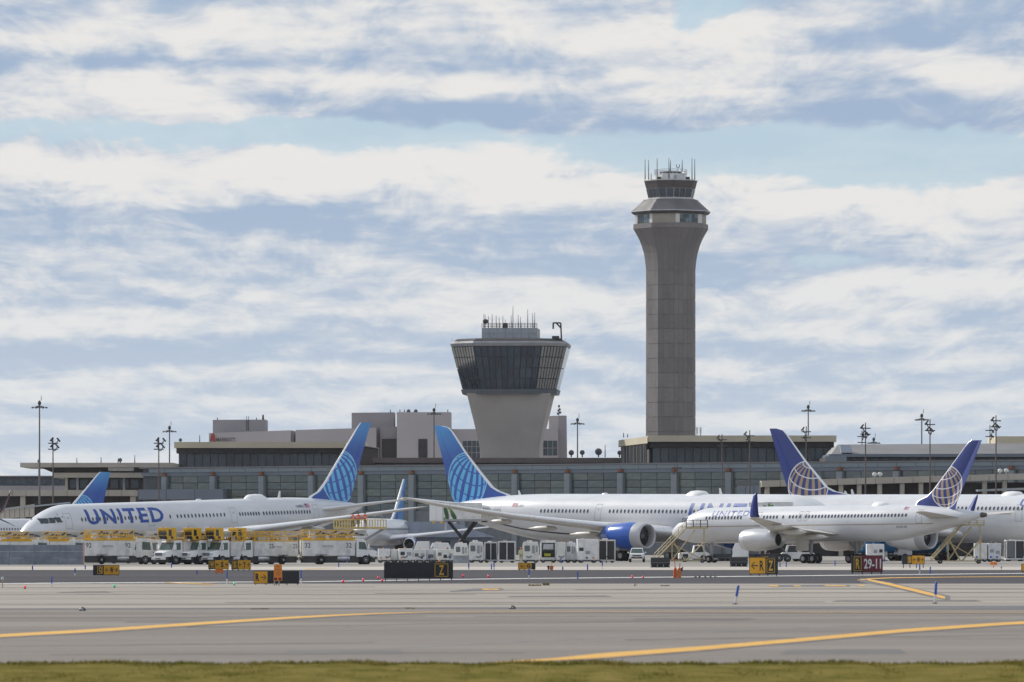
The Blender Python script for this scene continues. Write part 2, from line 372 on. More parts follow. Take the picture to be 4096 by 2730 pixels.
for (x0, x1, ya, yb) in ((520, 900, 2484, 2492), (2550, 3000, 2474, 2480), (3350, 3900, 2402, 2408), (1150, 1600, 2604, 2618), (3150, 3600, 2600, 2618), (250, 420, 2368, 2372), (2050, 2420, 2384, 2389)):
    struct(ground_poly('repair_patch', [(x0, ya + 2), (x1, ya), (x1 + 30, yb), (x0 - 25, yb + 1)], .0155, M_PATCH))
# ------------------------------------------------------------------ buildings
CONC_OLD = mat('tower_concrete', (.42, .39, .365), .85, var=.10, scale=.12, bump=.1)
CONC_NEW = [mat('precast_panel_%s' % n, c, .85, var=.10, scale=.2, stretch=(1, 1, .4)) for n, c in (('a', (.180, .166, .165)), ('b', (.168, .155, .156)), ('c', (.190, .175, .173)))]
BEIGE = mat('beige_fascia', (.54, .48, .36), .8, var=.10, scale=.1)
BEIGE2 = mat('beige_concrete', (.44, .40, .345), .85, var=.14, scale=.15)
BROWNF = mat('brown_fascia', (.15, .125, .115), .8, var=.15, scale=.2)
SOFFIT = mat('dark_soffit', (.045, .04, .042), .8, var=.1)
PANELB = mat('blue_grey_panel', (.215, .255, .29), .45, var=.08, scale=.1)
PANELB2 = mat('blue_grey_band', (.17, .20, .245), .45, var=.1, scale=.1)
COLM = mat('column_cladding', (.23, .26, .285), .5, var=.1)
RUST = mat('rusty_bracket', (.25, .10, .045), .8, var=.3, scale=2)
ROOFG = mat('grey_roof_metal', (.20, .195, .20), .6, var=.12, scale=.1)
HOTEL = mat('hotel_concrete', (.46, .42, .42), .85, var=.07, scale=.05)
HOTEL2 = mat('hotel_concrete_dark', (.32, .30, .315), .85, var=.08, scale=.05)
PANES = [mat('facade_pane_%d' % i, c, .12, var=.35, scale=.22, stretch=(1, 1, 2.2), spec=.6, ior=1.7) for i, c in enumerate(((.07, .105, .112), (.09, .13, .132), (.055, .085, .10), (.125, .16, .14), (.08, .098, .095)))]
DPANES = [mat('dark_pane_%d' % i, c, .1, var=.3, scale=.15, spec=.45) for i, c in enumerate(((.045, .062, .082), (.055, .074, .09), (.036, .05, .066)))]
TPANES = [mat('cab_pane_%d' % i, c, .06, var=.25, scale=.1, spec=.8, ior=2.1) for i, c in enumerate(((.075, .095, .118), (.095, .115, .138), (.062, .078, .098)))]  # lighter copy for slanted side faces, sky reflection partly put into the colour
TFRONT = [mat('cab_front_pane_%d' % i, c, .08, var=.3, scale=.1, spec=.4) for i, c in enumerate(((.058, .078, .102), (.072, .090, .112), (.058, .066, .084)))]  # darker copy of the cab glass, without the reflected sky in its colour
MULL = mat('mullion_grey', (.10, .11, .12), .5, var=.1)

def lerp(a, b, t): return a + (b - a) * t
def quad_pieces(name, quad, cols, rows, gap, th, mats, parent, cols_skip=(), rnd=None):
    """separate flat pieces (panes, panels) set on a four-sided face: bl, br, tr, tl seen from outside"""
    bl, br, tr, tl = [Vector(p) for p in quad]; nrm = (br - bl).cross(tl - bl).normalized(); rnd = rnd or random
    def at(u, v): return lerp(lerp(bl, br, u), lerp(tl, tr, u), v)
    w = (br - bl).length; h = (tl - bl).length; out = []
    for i in range(cols):
        for j in range(rows):
            if (i, j) in cols_skip: continue
            u0, u1 = (i / cols + gap / w / 2), ((i + 1) / cols - gap / w / 2); v0, v1 = (j / rows + gap / h / 2), ((j + 1) / rows - gap / h / 2)
            q = [at(u0, v0), at(u1, v0), at(u1, v1), at(u0, v1)]
            vs = [p for p in q] + [p + nrm * th for p in q]
            b = MB().add(vs, [(3, 2, 1, 0), (4, 5, 6, 7), (0, 1, 5, 4), (1, 2, 6, 5), (2, 3, 7, 6), (3, 0, 4, 7)])
            out.append(b.build(name, rnd.choice(mats), parent))
    return out
def frame_box(px0, px1, py0, py1, D, depth):   # x0,x1,z0,z1 of a block whose front face is at D (world coordinates)
    return Xp(px0, D), Xp(px1, D), D, D + depth, Zp(py1, D), Zp(py0, D)

# ---- concourse with the long glazed front; it runs obliquely, its right end nearer
DA, DB = 1030.0, 925.0; A = Vector((Xp(565, DA), DA, 0)); Bv = Vector((Xp(4300, DB), DB, 0))
fd = (Bv - A).normalized(); FL = (Bv - A).length; fang = math.atan2(fd.y, fd.x)
def fx(px):
    k = (px - CX) / F; return (k * A.y - A.x) / (fd.x - k * fd.y)
def fD(px): return A.y + fd.y * fx(px)
def fz(px, py): return Zp(py, fD(px))
con = thing('terminal_concourse', 'long low terminal concourse with teal glass bays below the two control towers', 'building', A, fang)
zt, z1, z2 = fz(2100, 1857), fz(2100, 1880), fz(2100, 1894); zb = fz(2100, 2042)
MB().box(0, FL, .6, 26, 0, zt - .25).build('wall', mat('concourse_core', (.10, .11, .12), .8, var=.1), con)
MB().box(-.3, FL + .3, -.2, 27, zt - .25, zt).build('roof', ROOFG, con)
MB().box(0, FL, .05, .6, z2, z1).build('beam', PANELB2, con)
MB().box(0, FL, .1, .6, 0, zb).build('base_wall', mat('concourse_base', (.17, .185, .20), .7, var=.15), con)
bay = (fx(2272) - fx(2062)); xs0 = fx(2062) - 7 * bay
ncol = int((FL - xs0) / bay) + 1
colm = MB().box(-.55, .55, -.45, .55, 0, z2 - .1).mesh('column', COLM); capm = MB().box(-.36, .36, -.5, .2, z2 + .05, z1 - .05).mesh('bracket', RUST)
for i in range(ncol):
    x = xs0 + i * bay
    if x < .6 or x > FL - .6: continue
    c = link('column', colm, con, (x, 0, 0)); link('bracket', capm, c)
pm = MB().box(.03, bay / 3 - .03, -.12, .5, z1 + .02, zt - .3).mesh('parapet_panel', PANELB)
for i in range(int(FL / (bay / 3))):
    link('parapet_panel', pm, con, (xs0 % (bay / 3) + (i - 0) * bay / 3, 0, 0))
rr = random.Random(11)
hrow = (z2 - zb) / 5
pme = [MB().box(.05, (bay - 1.1) / 3 - .05, .32, .42, .05, hrow - .06).mesh('pane', m) for m in PANES]
for i in range(ncol):
    x = xs0 + i * bay + .55
    for c in range(3):
        xx = x + c * (bay - 1.1) / 3
        if xx < 0 or xx > FL - 4: continue
        for r in range(5):
            if xx > fx(3350) and r < 2: continue
            if xx < fx(640) and r < 2: continue
            link('pane', rr.choice(pme), con, (xx, 0, zb + r * hrow))
for (a, b_) in ((565, 905), (2960, 3060)):     # solid blue-grey spandrel at the second floor
    for j in range(3):
        x0, x1 = lerp(fx(a), fx(b_), j / 3), lerp(fx(a), fx(b_), (j + 1) / 3)
        MB().box(x0 + .05, x1 - .05, -.9, .3, fz(2100, 1992), fz(2100, 1950)).build('spandrel_panel', PANELB2, con)

# ---- roof pavilions: fascia, dark glazing
def pavilion(label, px0, px1, yf0, yf1, yg1, D, depth, side_l=0, cols=22, fascia=BEIGE):
    x0, x1 = Xp(px0, D), Xp(px1, D); th = thing('roof_pavilion', label, 'building', ((x0 + x1) / 2, D, 0)); cx = (x0 + x1) / 2
    a, b = x0 - cx, x1 - cx; zt, zf, zg = Zp(yf0, D), Zp(yf1, D), Zp(yg1, D)
    MB().box(a, b, -.6, depth, zf, zt).build('fascia', fascia, th)
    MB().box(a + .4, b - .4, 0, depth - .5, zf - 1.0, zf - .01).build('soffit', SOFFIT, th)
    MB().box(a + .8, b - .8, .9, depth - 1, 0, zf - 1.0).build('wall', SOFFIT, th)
    quad_pieces('pane', [(a + .8, .9, zg - 1.5), (b - .8, .9, zg - 1.5), (b - .8, .9, zf - 1.0), (a + .8, .9, zf - 1.0)], cols, 1, .14, .12, DPANES, th, rnd=rr)
    return th, a, b, zt, zf, zg
pavilion('dark glazed roof pavilion with beige fascia left of the short tower', 697, 1462, 1769, 1793, 1868, 1075, 22, cols=23)
pr = pavilion('wide dark glazed roof pavilion with beige fascia below the tall tower', 2592, 3345, 1743, 1768, 1850, 1010, 26, cols=22)
# its oblique left end with close-set fins
e = thing('pavilion_wing', 'oblique sunlit end of the right pavilion with close-set dark fins', 'building', (Xp(2590, 1010), 1010, 0))
x0 = Xp(2480, 1025) - Xp(2590, 1010)
zt_, zf_, zg_ = Zp(1748, 1015), Zp(1776, 1015), Zp(1850, 1010)
MB().add([(x0, 22, zf_ - .2), (-.02, -.5, zf_), (-.02, -.5, zt_), (x0, 22, zt_ - .3), (x0, 30, zf_ - .2), (-.02, 25, zf_), (-.02, 25, zt_), (x0, 30, zt_ - .3)], [(0, 1, 2, 3), (3, 2, 6, 7), (0, 3, 7, 4), (4, 7, 6, 5), (0, 4, 5, 1), (1, 5, 6, 2)]).build('fascia', BEIGE, e)
MB().add([(x0 + .3, 23, 0), (-.1, 1, 0), (-.1, 1, zf_ - .1), (x0 + .3, 23, zf_ - .3)], [(0, 1, 2, 3)]).build('wall', SOFFIT, e)
for i in range(15):
    t = (i + .3) / 15; p = Vector((lerp(x0 + .3, -.1, t), lerp(22.6, .6, t), 0)); M = Matrix.Translation(p)
    MB().box(-.09, .09, -.5, .3, zg_ - 3, lerp(zf_ - .3, zf_ - .1, t), M=M).build('fin', BEIGE2 if i % 2 else PANELB2, e)
# low brown roof between the pavilions, behind the short tower
lo = thing('link_roof', 'low brown roof edge running behind the foot of the short tower', 'building', (Xp(2000, 1040), 1040, 0))
x0, x1 = Xp(1490, 1040) - lo.location.x, Xp(2545, 1040) - lo.location.x
MB().box(x0, x1, 0, 20, Zp(1852, 1040), Zp(1832, 1040)).build('fascia', BROWNF, lo)
MB().box(x0 + .5, x1 - .5, .6, 19, 0, Zp(1852, 1040) - .01).build('wall', SOFFIT, lo)
qd = [(x0 + .5, .6, Zp(1870, 1040)), (x1 - .5, .6, Zp(1870, 1040)), (x1 - .5, .6, Zp(1853, 1040)), (x0 + .5, .6, Zp(1853, 1040))]
quad_pieces('pane', qd, 30, 1, .3, .08, DPANES, lo, rnd=rr)
# brown stair block beside it
sb = thing('stair_block', 'dark brown stair block between the left pavilion and the hotel', 'building', (Xp(1475, 1060), 1060, 0))
hw = Xp(1512, 1060) - Xp(1475, 1060)
MB().prism([(-hw, 0), (hw, 0), (hw, Zp(1797, 1060)), (-.2, Zp(1790, 1060)), (-hw * .9, Zp(1782, 1060)), (-hw, Zp(1782, 1060))], 0, 9).build('wall', mat('dark_brown_cladding', (.075, .062, .06), .7, var=.1), sb)
MB().prism([(-hw * .8, Zp(1784, 1060)), (hw * 1.05, Zp(1795, 1060)), (hw * 1.05, Zp(1792, 1060)), (-hw * .8, Zp(1780, 1060))], -.3, 9.2).build('coping', BEIGE2, sb)

# ---- left wing of the terminal: cantilevered roof, beige galleries
lw = thing('terminal_wing', 'left terminal wing with a thin beige cantilever roof and dark windows', 'building', (Xp(330, 1060), 1060, 0)); D = 1060; ox = lw.location.x
x0, x1, xc = Xp(88, D) - ox, Xp(698, D) - ox, Xp(215, D) - ox
MB().box(x0, x1, -4, 22, Zp(1871, D), Zp(1853, D)).build('roof', BEIGE2, lw)
zs, zk = Zp(1871.5, D), Zp(1892, D)
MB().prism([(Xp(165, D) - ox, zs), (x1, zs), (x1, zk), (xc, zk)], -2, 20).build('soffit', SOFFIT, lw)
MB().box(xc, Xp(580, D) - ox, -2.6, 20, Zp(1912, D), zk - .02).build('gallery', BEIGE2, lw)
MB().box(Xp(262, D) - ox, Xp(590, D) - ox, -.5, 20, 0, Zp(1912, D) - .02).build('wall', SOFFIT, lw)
MB().box(Xp(435, D) - ox, Xp(540, D) - ox, -2.4, 4, Zp(1886, D), Zp(1868, D), M=None).build('air_duct', WHITE_DIRTY, lw, bevel=.3)
for px in (268, 312, 385, 498):
    MB().box(Xp(px - 5, D) - ox, Xp(px + 5, D) - ox, -1.4, -.4, 0, Zp(1912, D)).build('column', BEIGE2 if px < 300 else COLM, lw)
quad_pieces('pane', [(Xp(275, D) - ox, -.5, Zp(1958, D)), (Xp(560, D) - ox, -.5, Zp(1958, D)), (Xp(560, D) - ox, -.5, Zp(1914, D)), (Xp(275, D) - ox, -.5, Zp(1914, D))], 7, 1, .5, .1, DPANES, lw, rnd=rr)
D = 1000
gal = thing('lower_gallery', 'beige concrete gallery band at far left below the cantilever roof', 'building', (Xp(250, D), D, 0)); ox = gal.location.x
for i in range(11):
    a, b = lerp(-60, 542, i / 11), lerp(-60, 542, (i + 1) / 11)
    MB().box(Xp(a, D) - ox + .03, Xp(b, D) - ox - .03, 0, 7, Zp(1985, D), Zp(1961, D)).build('parapet_panel', BEIGE2, gal)
MB().box(Xp(-60, D) - ox, Xp(540, D) - ox, 2, 9, 0, Zp(1985, D) - .02).build('wall', SOFFIT, gal)
for px in (90, 530): MB().box(Xp(px - 10, D) - ox, Xp(px + 10, D) - ox, .4, 1.8, 0, Zp(1985, D) - .03).build('pier', BEIGE2, gal)
D = 1250
fb = thing('far_hall', 'dark blue glazed hall at the far left edge behind the gallery', 'building', (Xp(120, D), D, 0)); ox = fb.location.x
MB().box(Xp(-120, D) - ox, Xp(275, D) - ox, 0, 30, 0, Zp(1908, D)).build('wall', mat('far_hall_wall', (.09, .105, .14), .6, var=.15, scale=.06), fb)
MB().box(Xp(-120, D) - ox, Xp(280, D) - ox, -1, 31, Zp(1908, D), Zp(1904, D)).build('roof', ROOFG, fb)
quad_pieces('pane', [(Xp(-110, D) - ox, 0, Zp(1942, D)), (Xp(270, D) - ox, 0, Zp(1942, D)), (Xp(270, D) - ox, 0, Zp(1911, D)), (Xp(-110, D) - ox, 0, Zp(1911, D))], 14, 1, .5, .15, DPANES, fb, rnd=rr)
MB().box(Xp(-120, D) - ox, Xp(275, D) - ox, -1.2, -.3, Zp(1962, D), Zp(1944, D)).build('parapet', HOTEL2, fb)
# boarding bridge at far left
D = 860
jb = thing('boarding_bridge', 'ribbed beige boarding bridge sloping behind the nose of the left airliner', 'boarding bridge', (Xp(70, D), D, 0)); ox = jb.location.x
for i in range(9):
    a, b = lerp(-40, 138, i / 9), lerp(-40, 138, (i + 1) / 9); f = lambda q: 2042 - (q + 40) * .14; g_ = lambda q: 2078 - (q + 40) * .06
    MB().prism([(Xp(a, D) - ox + .03, Zp(g_(a), D)), (Xp(b, D) - ox - .03, Zp(g_(b), D)), (Xp(b, D) - ox - .03, Zp(f(b), D)), (Xp(a, D) - ox + .03, Zp(f(a), D))], 0, 3).build('wall_panel', BEIGE2, jb)
MB().prism([(Xp(-40, D) - ox, Zp(2041, D)), (Xp(275, D) - ox, Zp(2009, D)), (Xp(275, D) - ox, Zp(2015, D)), (Xp(-40, D) - ox, Zp(2046, D))], -.3, 3.3).build('roof', mat('bridge_roof', (.34, .36, .38), .6), jb)
MB().box(Xp(20, D) - ox, Xp(45, D) - ox, .8, 2.2, 0, Zp(2070, D)).build('leg', GREYP, jb)
MB().box(Xp(138, D) - ox, Xp(280, D) - ox, .5, 3, Zp(2075, D), Zp(2018, D)).build('cab', SOFFIT, jb)

# ---- right terminal: sloped roof, strip windows, long beige gallery on piers
D = 985
rt = thing('terminal_roof_hall', 'long sloped grey roof hall at right behind the white tails', 'building', (Xp(3800, D), D, 0)); ox = rt.location.x
x0, x1 = Xp(3325, D) - ox, Xp(4260, D) - ox
MB().add([(x0 + 1.6, 8, Zp(1776, D)), (x1, 8, Zp(1770, D)), (x1, 0, Zp(1815, D)), (x0, 0, Zp(1818, D)), (x0, 40, Zp(1818, D)), (x1, 40, Zp(1815, D))], [(3, 2, 1, 0), (0, 1, 5, 4), (3, 0, 4), (2, 5, 1)]).build('roof', ROOFG, rt)
MB().box(x0 - .4, x1, -.5, 38, Zp(1829, D), Zp(1817, D)).build('fascia', PANELB2, rt)
MB().box(x0 - 1, x1, .5, 37, 0, Zp(1829, D) - .02).build('wall', SOFFIT, rt)
quad_pieces('pane', [(x0, .5, Zp(1846, D)), (x1, .5, Zp(1846, D)), (x1, .5, Zp(1830, D)), (x0, .5, Zp(1830, D))], 24, 1, .4, .1, DPANES, rt, rnd=rr)
MB().prism([(Xp(3365, D) - ox, Zp(1812, D)), (Xp(3410, D) - ox, Zp(1812, D)), (Xp(3400, D) - ox, Zp(1780, D)), (Xp(3360, D) - ox, Zp(1780, D))], -.4, 2).build('skylight', mat('pale_skylight', (.42, .47, .55), .3), rt)
MB().box(Xp(3300, D) - ox, Xp(3385, D) - ox, -1.0, -.6, Zp(1846, D), Zp(1826, D)).build('plant_screen', PANELB, rt)
D = 1080
fr = tag(MB().box(Xp(3985, D), Xp(4250, D), D, D + 20, 0, Zp(1746, D)).build('roof_block', BEIGE), 'plain beige roof block at the right edge above the sloped roof', 'building')
D = 900
gw = thing('elevated_walkway', 'long pale beige elevated walkway on piers at right', 'walkway', (Xp(3600, D), D, 0)); ox = gw.location.x
yA = lambda q: 1924 - (q - 3045) * .028
for i in range(16):
    a, b = lerp(3045, 4260, i / 16), lerp(3045, 4260, (i + 1) / 16)
    MB().prism([(Xp(a, D) - ox + .03, Zp(yA(a) + 25, D)), (Xp(b, D) - ox - .03, Zp(yA(b) + 25, D)), (Xp(b, D) - ox - .03, Zp(yA(b), D)), (Xp(a, D) - ox + .03, Zp(yA(a), D))], 0, 6).build('parapet_panel', BEIGE2, gw)
MB().box(Xp(3045, D) - ox, Xp(4260, D) - ox, 2.5, 7, 0, Zp(1930, D)).build('wall', SOFFIT, gw)
for px in (3070, 3200, 3365, 3438, 3520, 3610, 3685, 3940, 4020, 4110):
    MB().box(Xp(px - 9, D) - ox, Xp(px + 9, D) - ox, .5, 1.8, 0, Zp(yA(px) + 25, D) - .02).build('pier', BEIGE2, gw)
MB().prism([(Xp(3900, D) - ox, Zp(1968, D)), (Xp(4260, D) - ox, Zp(1956, D)), (Xp(4260, D) - ox, Zp(1946, D)), (Xp(3900, D) - ox, Zp(1960, D))], -5, -1).build('lower_roof', mat('bridge_roof', (.34, .36, .38), .6), gw)
for px in (3502, 3524, 4005, 4030):
    s_ = thing('roof_vent', 'small white cowled vent on the walkway, at %s' % {3502: 'the left of the left pair', 3524: 'the right of the left pair', 4005: 'the left of the right pair', 4030: 'the right of the right pair'}[px], 'vent', (Xp(px, D - 1), D - 1, Zp(yA(px), D)), group='white vents on the walkway')
    MB().tube((0, 0, 0), (0, 0, .3), .12).build('pipe', STEEL, s_); MB().lathe([(0, .15), (.1, .36), (.45, .36), (.6, .1)], 'z', (0, 0, .25), 12).build('cowl', WHITE_DIRTY, s_, smooth=True)
    s_.location.z = Zp(yA(px), D) ; s_.location.y = D + 1.2

# ---- hotel far behind
D = 1500
ho = thing('hotel', 'pale concrete hotel with blank towers and a dark rooftop name sign', 'building', (Xp(1400, D), D, 0)); ox = ho.location.x
def hb(name, px0, px1, y0, y1, dy, dep, m): return MB().box(Xp(px0, D) - ox, Xp(px1, D) - ox, dy, dy + dep, 0 if y1 is None else Zp(y1, D), Zp(y0, D)).build(name, m, ho)
sl = [(838, 1722), (1165, 1717), (1165, 1800), (838, 1800)]
def hp(name, pts, dy, dep, m): return MB().prism([(Xp(a, D) - ox, Zp(b, D)) for a, b in pts], dy, dy + dep).build(name, m, ho)
hp('slab', [(836, 1733), (1163, 1722), (1163, 1900), (836, 1900)], 0, 20, HOTEL)
hp('slab', [(1182, 1721), (1505, 1711), (1505, 1900), (1182, 1900)], 0, 20, HOTEL)
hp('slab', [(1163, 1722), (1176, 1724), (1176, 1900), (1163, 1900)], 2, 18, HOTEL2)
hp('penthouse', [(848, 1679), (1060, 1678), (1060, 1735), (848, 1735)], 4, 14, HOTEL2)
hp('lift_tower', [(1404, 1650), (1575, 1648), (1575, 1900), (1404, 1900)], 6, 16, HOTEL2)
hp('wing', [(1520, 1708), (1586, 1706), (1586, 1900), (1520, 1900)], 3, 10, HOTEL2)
hp('window_bay', [(1527, 1756), (1586, 1755), (1586, 1836), (1527, 1836)], 2.6, .4, SOFFIT)
hp('tower', [(1588, 1650), (1804, 1650), (1804, 1900), (1588, 1900)], -2, 18, HOTEL)
hp('window_slot', [(1674, 1757), (1710, 1757), (1710, 1832), (1674, 1832)], -2.15, .15, SOFFIT)
hp('slab', [(1804, 1717), (1925, 1717), (1925, 1900), (1804, 1900)], 1, 16, HOTEL)
quad_pieces('window', [(Xp(1850, D) - ox, 1, Zp(1835, D)), (Xp(1925, D) - ox, 1, Zp(1835, D)), (Xp(1925, D) - ox, 1, Zp(1763, D)), (Xp(1850, D) - ox, 1, Zp(1763, D))], 4, 3, .18, .12, DPANES, ho, rnd=rr)
hp('slab', [(2165, 1716), (2232, 1716), (2232, 1900), (2165, 1900)], 1, 16, HOTEL)
hp('tower', [(2196, 1664), (2234, 1662), (2234, 1900), (2196, 1900)], 4, 16, HOTEL)
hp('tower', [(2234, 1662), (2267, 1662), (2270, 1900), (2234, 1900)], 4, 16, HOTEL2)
quad_pieces('window', [(Xp(2172, D) - ox, 1, Zp(1824, D)), (Xp(2230, D) - ox, 1, Zp(1824, D)), (Xp(2230, D) - ox, 1, Zp(1762, D)), (Xp(2172, D) - ox, 1, Zp(1762, D))], 3, 2, .18, .12, DPANES, ho, rnd=rr)
hp('ladder', [(983, 1664), (985, 1664), (985, 1722), (983, 1722)], 3.8, .15, DARK); hp('ladder', [(990, 1664), (992, 1664), (992, 1722), (990, 1722)], 3.8, .15, DARK)
hp('chimney', [(1045, 1658), (1051, 1658), (1052, 1678), (1044, 1678)], 6, 1, DARK)
for px in (865, 1022, 1560, 1598, 1616, 1790): MB().tube((Xp(px, D) - ox, 6, Zp(1680 if px < 1200 else 1650, D)), (Xp(px, D) - ox, 6, Zp(1670 if px < 1200 else 1638, D)), .12).build('roof_antenna', DARK, ho)
for px in (1632, 1661): MB().lathe([(0, .5), (.5, .55), (.9, .3)], 'z', (Xp(px, D) - ox, 6, Zp(1650, D)), 10).build('roof_fan', DARK, ho)
sg = thing('hotel_sign', 'dark rooftop name sign with a red letter emblem on the hotel slab', 'sign', (Xp(843, D), D - .4, Zp(1767, D)))
lm = txt_mesh('lettering', 'MARRIOTT', mat('sign_dark', (.10, .075, .08), .6, var=0), bold=.02, ext=.03, fit=((Xp(942, D) - Xp(866, D)), Zp(1750, D) - Zp(1765, D))); link('lettering', lm, sg, (Xp(866, D) - Xp(843, D), -.1, 0))
k = D / F; em = MB()
for s0, s1 in (((0, 0), (6, 29)), ((6, 29), (12, 29)), ((12, 29), (17, 0)), ((6, 26), (13, 0))):
    a = Vector((s0[0] * k, 0, s0[1] * k)); b = Vector((s1[0] * k, 0, s1[1] * k)); em.tube(a, b, .24, n=6)
em.build('emblem', mat('sign_red', (.36, .06, .05), .6, var=0), sg)

# ---- short wide control tower standing behind the concourse
D = 1060; k = F / D
ot = thing('old_control_tower', 'short wide control tower with flared grey concrete shaft and dark glass cab', 'control tower', (Xp(2044, D), D, 0), R_(-3.5))
def zz(py): return Zp(py, D)
def octa(hw, fr_, z, dep=None):
    """eight-sided outline: total half width hw, front face half width fr_"""
    return [(-fr_, -hw, z), (fr_, -hw, z), (hw, -fr_, z), (hw, fr_, z), (fr_, hw, z), (-fr_, hw, z), (-hw, fr_, z), (-hw, -fr_, z)]
prof = [(1990, 116), (1857, 116), (1820, 116.5), (1790, 119), (1760, 125), (1720, 133.5), (1680, 142.5), (1640, 152), (1600, 161), (1578, 167)]
rings = [octa(w / k, w / k - .25, zz(y)) for y, w in prof]
MB().loft(rings).build('shaft', CONC_OLD, ot, angle=30)
MB().loft([octa(187 / k, 110 / k, zz(1581)), octa(193 / k, 113 / k, zz(1562))]).build('sill_band', mat('sill_blue_grey', (.13, .15, .175), .5, var=.08), ot)
# glass cab: outward leaning panes in a grid of mullions
hb_, fb_, ht_, ft_ = 193 / k, 113 / k, 236 / k, 137 / k; zb_, zt_ = zz(1562) + .02, zz(1392)
core = MB().loft([octa(hb_ - .5, fb_ - .2, zb_), octa(ht_ - .5, ft_ - .2, zt_)]).build('glazing_frame', MULL, ot)
Ob, Ot = octa(hb_ - .42, fb_ - .17, zb_), octa(ht_ - .42, ft_ - .17, zt_)
for i, (cols, rows) in {0: (10, 4), 7: (8, 4), 1: (8, 4), 6: (9, 2), 2: (9, 2)}.items():
    j = (i + 1) % 8; TP = TPANES if i else TFRONT
    quad_pieces('pane', [Ob[i], Ob[j], Ot[j], Ot[i]], cols, rows, .17, .16, TP, ot, rnd=rr)
MB().loft([octa(ht_ - .25, ft_ - .1, zt_ + .02), octa(ht_ - .1, ft_ - .05, zz(1380)), octa(ht_ - .5, ft_ - .1, zz(1371))]).build('parapet', mat('parapet_pale', (.30, .30, .31), .7, var=.12, scale=.5), ot)
MB().loft([octa(ht_ - .8, ft_ - .2, zz(1369) + .01), octa(ht_ - 1.6, ft_ - .5, zz(1361))]).build('roof', SOFFIT, ot)
ew = 110 / k
ph = MB().box(-ew, ew, -5, 5, zz(1362), zz(1316)).build('equipment_room', mat('room_grey', (.36, .38, .40), .6, var=.06), ot)
quad_pieces('cladding_panel', [(-ew, -5, zz(1362)), (ew, -5, zz(1362)), (ew, -5, zz(1317)), (-ew, -5, zz(1317))], 7, 2, .12, .08, [mat('room_panel', (.37, .39, .42), .6, var=.06)], ot)
rl = MB()
for i in range(19): x = lerp(-ew, ew, i / 18); rl.tube((x, -4.9, zz(1316)), (x, -4.9, zz(1298)), .045, n=5)
for y in (1298, 1304, 1310): rl.tube((-ew, -4.9, zz(y)), (ew, -4.9, zz(y)), .045, n=5)
rl.build('railing', DARK, ot)
for dx_, yt in ((-103, 1258), (-98, 1262), (-85, 1268), (-70, 1260), (-54, 1266), (-42, 1275), (-27, 1268), (-18, 1282), (13, 1228), (6, 1265), (34, 1262), (43, 1272), (72, 1242), (92, 1256), (100, 1254)):
    MB().tube((dx_ / k, -4, zz(1316)), (dx_ / k, -4, zz(yt)), .09, .035, n=6).build('antenna', DARK, ot)
MB().box(-26 / k, -8 / k, -5.2, -3, zz(1316), zz(1297)).build('radio_box', DARK, ot); MB().lathe([(0, .2), (.3, .5), (.7, .5), (.9, .2)], 'z', (-96 / k, -4.4, zz(1300)), 10).build('radio_dome', DARK, ot)
dv = MB(); p = lambda a, y: (a / k, -6, zz(y))
for a, b in ((p(209, 1365), p(206, 1298)), (p(206, 1298), p(176, 1298)), (p(176, 1298), p(176, 1322)), (p(207, 1318), p(190, 1300)), (p(168, 1362), p(210, 1362))): dv.tube(a, b, .16, n=6)
dv.build('davit_crane', DARK, ot); MB().box(172 / k, 200 / k, -6.8, -5.2, zz(1362), zz(1350)).build('winch', DARK, ot, bevel=.1)
tr_ = MB()
for i in range(24):
    x = lerp(-225, 225, i / 23) / k; tr_.tube((x, -ft_ - 1, zz(1370)), (x, -ft_ - 1, zz(1360 + (i % 3))), .03, n=4)
tr_.build('roof_lights', DARK, ot)

# ---- tall control tower
D = 1470; k = F / D
nt = thing('control_tower', 'tall slender grey control tower with flared head and octagonal drum', 'control tower', (Xp(2683, D), D, 0))
def z9(py): return Zp(py, D)
VA = [-84, -32, 6, 58, 96, 148, 186, 238]
def ring9(r, py, dx=0): return [Vector((r / k * math.sin(R_(a)) + dx / k, -r / k * math.cos(R_(a)), z9(py))) for a in VA]
# shaft core plus precast panels storey by storey
sh = [(2160, 100.5), (1745, 100), (1400, 99.5), (1085, 99.3)]
fl = [(1085, 99.3), (1062, 101.5), (1040, 104), (1015, 108.5), (983, 118), (965, 125), (951, 132), (935, 141), (922, 149), (919, 150.5)]
MB().loft([ring9(r - 3, y) for y, r in sh + fl[1:]]).build('shaft', CONC_NEW[1], nt)
rows_ = [1085 + i * 58.5 for i in range(13)] 
def rad(y):
    for (a, b) in zip(sh[::-1], sh[::-1][1:]):
        if a[0] <= y <= b[0]: return lerp(a[1], b[1], (y - a[0]) / (b[0] - a[0]))
    return 100
for j in range(12):
    y0, y1 = rows_[j + 1] - .35, rows_[j] + .35; ra, rb = ring9(rad(y0), y0), ring9(rad(y1), y1); mrow = rr.choice(CONC_NEW)
    for i, cols in {7: 3, 0: 4, 1: 3, 2: 4, 3: 3}.items():
        q = (i + 1) % 8
        quad_pieces('precast_panel', [ra[i], ra[q], rb[q], rb[i]], cols, 1, .05, .02, [mrow, mrow, rr.choice(CONC_NEW)], nt, rnd=rr)
for i, cols in {7: 3, 0: 4, 1: 3, 2: 4, 3: 3}.items():      # curved strips of the flare
    q = (i + 1) % 8
    for c in range(cols):
        rings = []
        for y, r in fl:
            g9 = ring9(r, y); a, b = g9[i], g9[q]; u0, u1 = (c + .012) / cols, (c + .988) / cols
            o = (a + b) / 2; nrm = Vector((o.x, o.y, 0)).normalized() * .25
            rings.append([lerp(a, b, u0), lerp(a, b, u1), lerp(a, b, u1) - nrm, lerp(a, b, u0) - nrm])
        MB().loft(rings).build('flare_panel', CONC_NEW[1] if i != 0 else CONC_NEW[c % 3], nt)
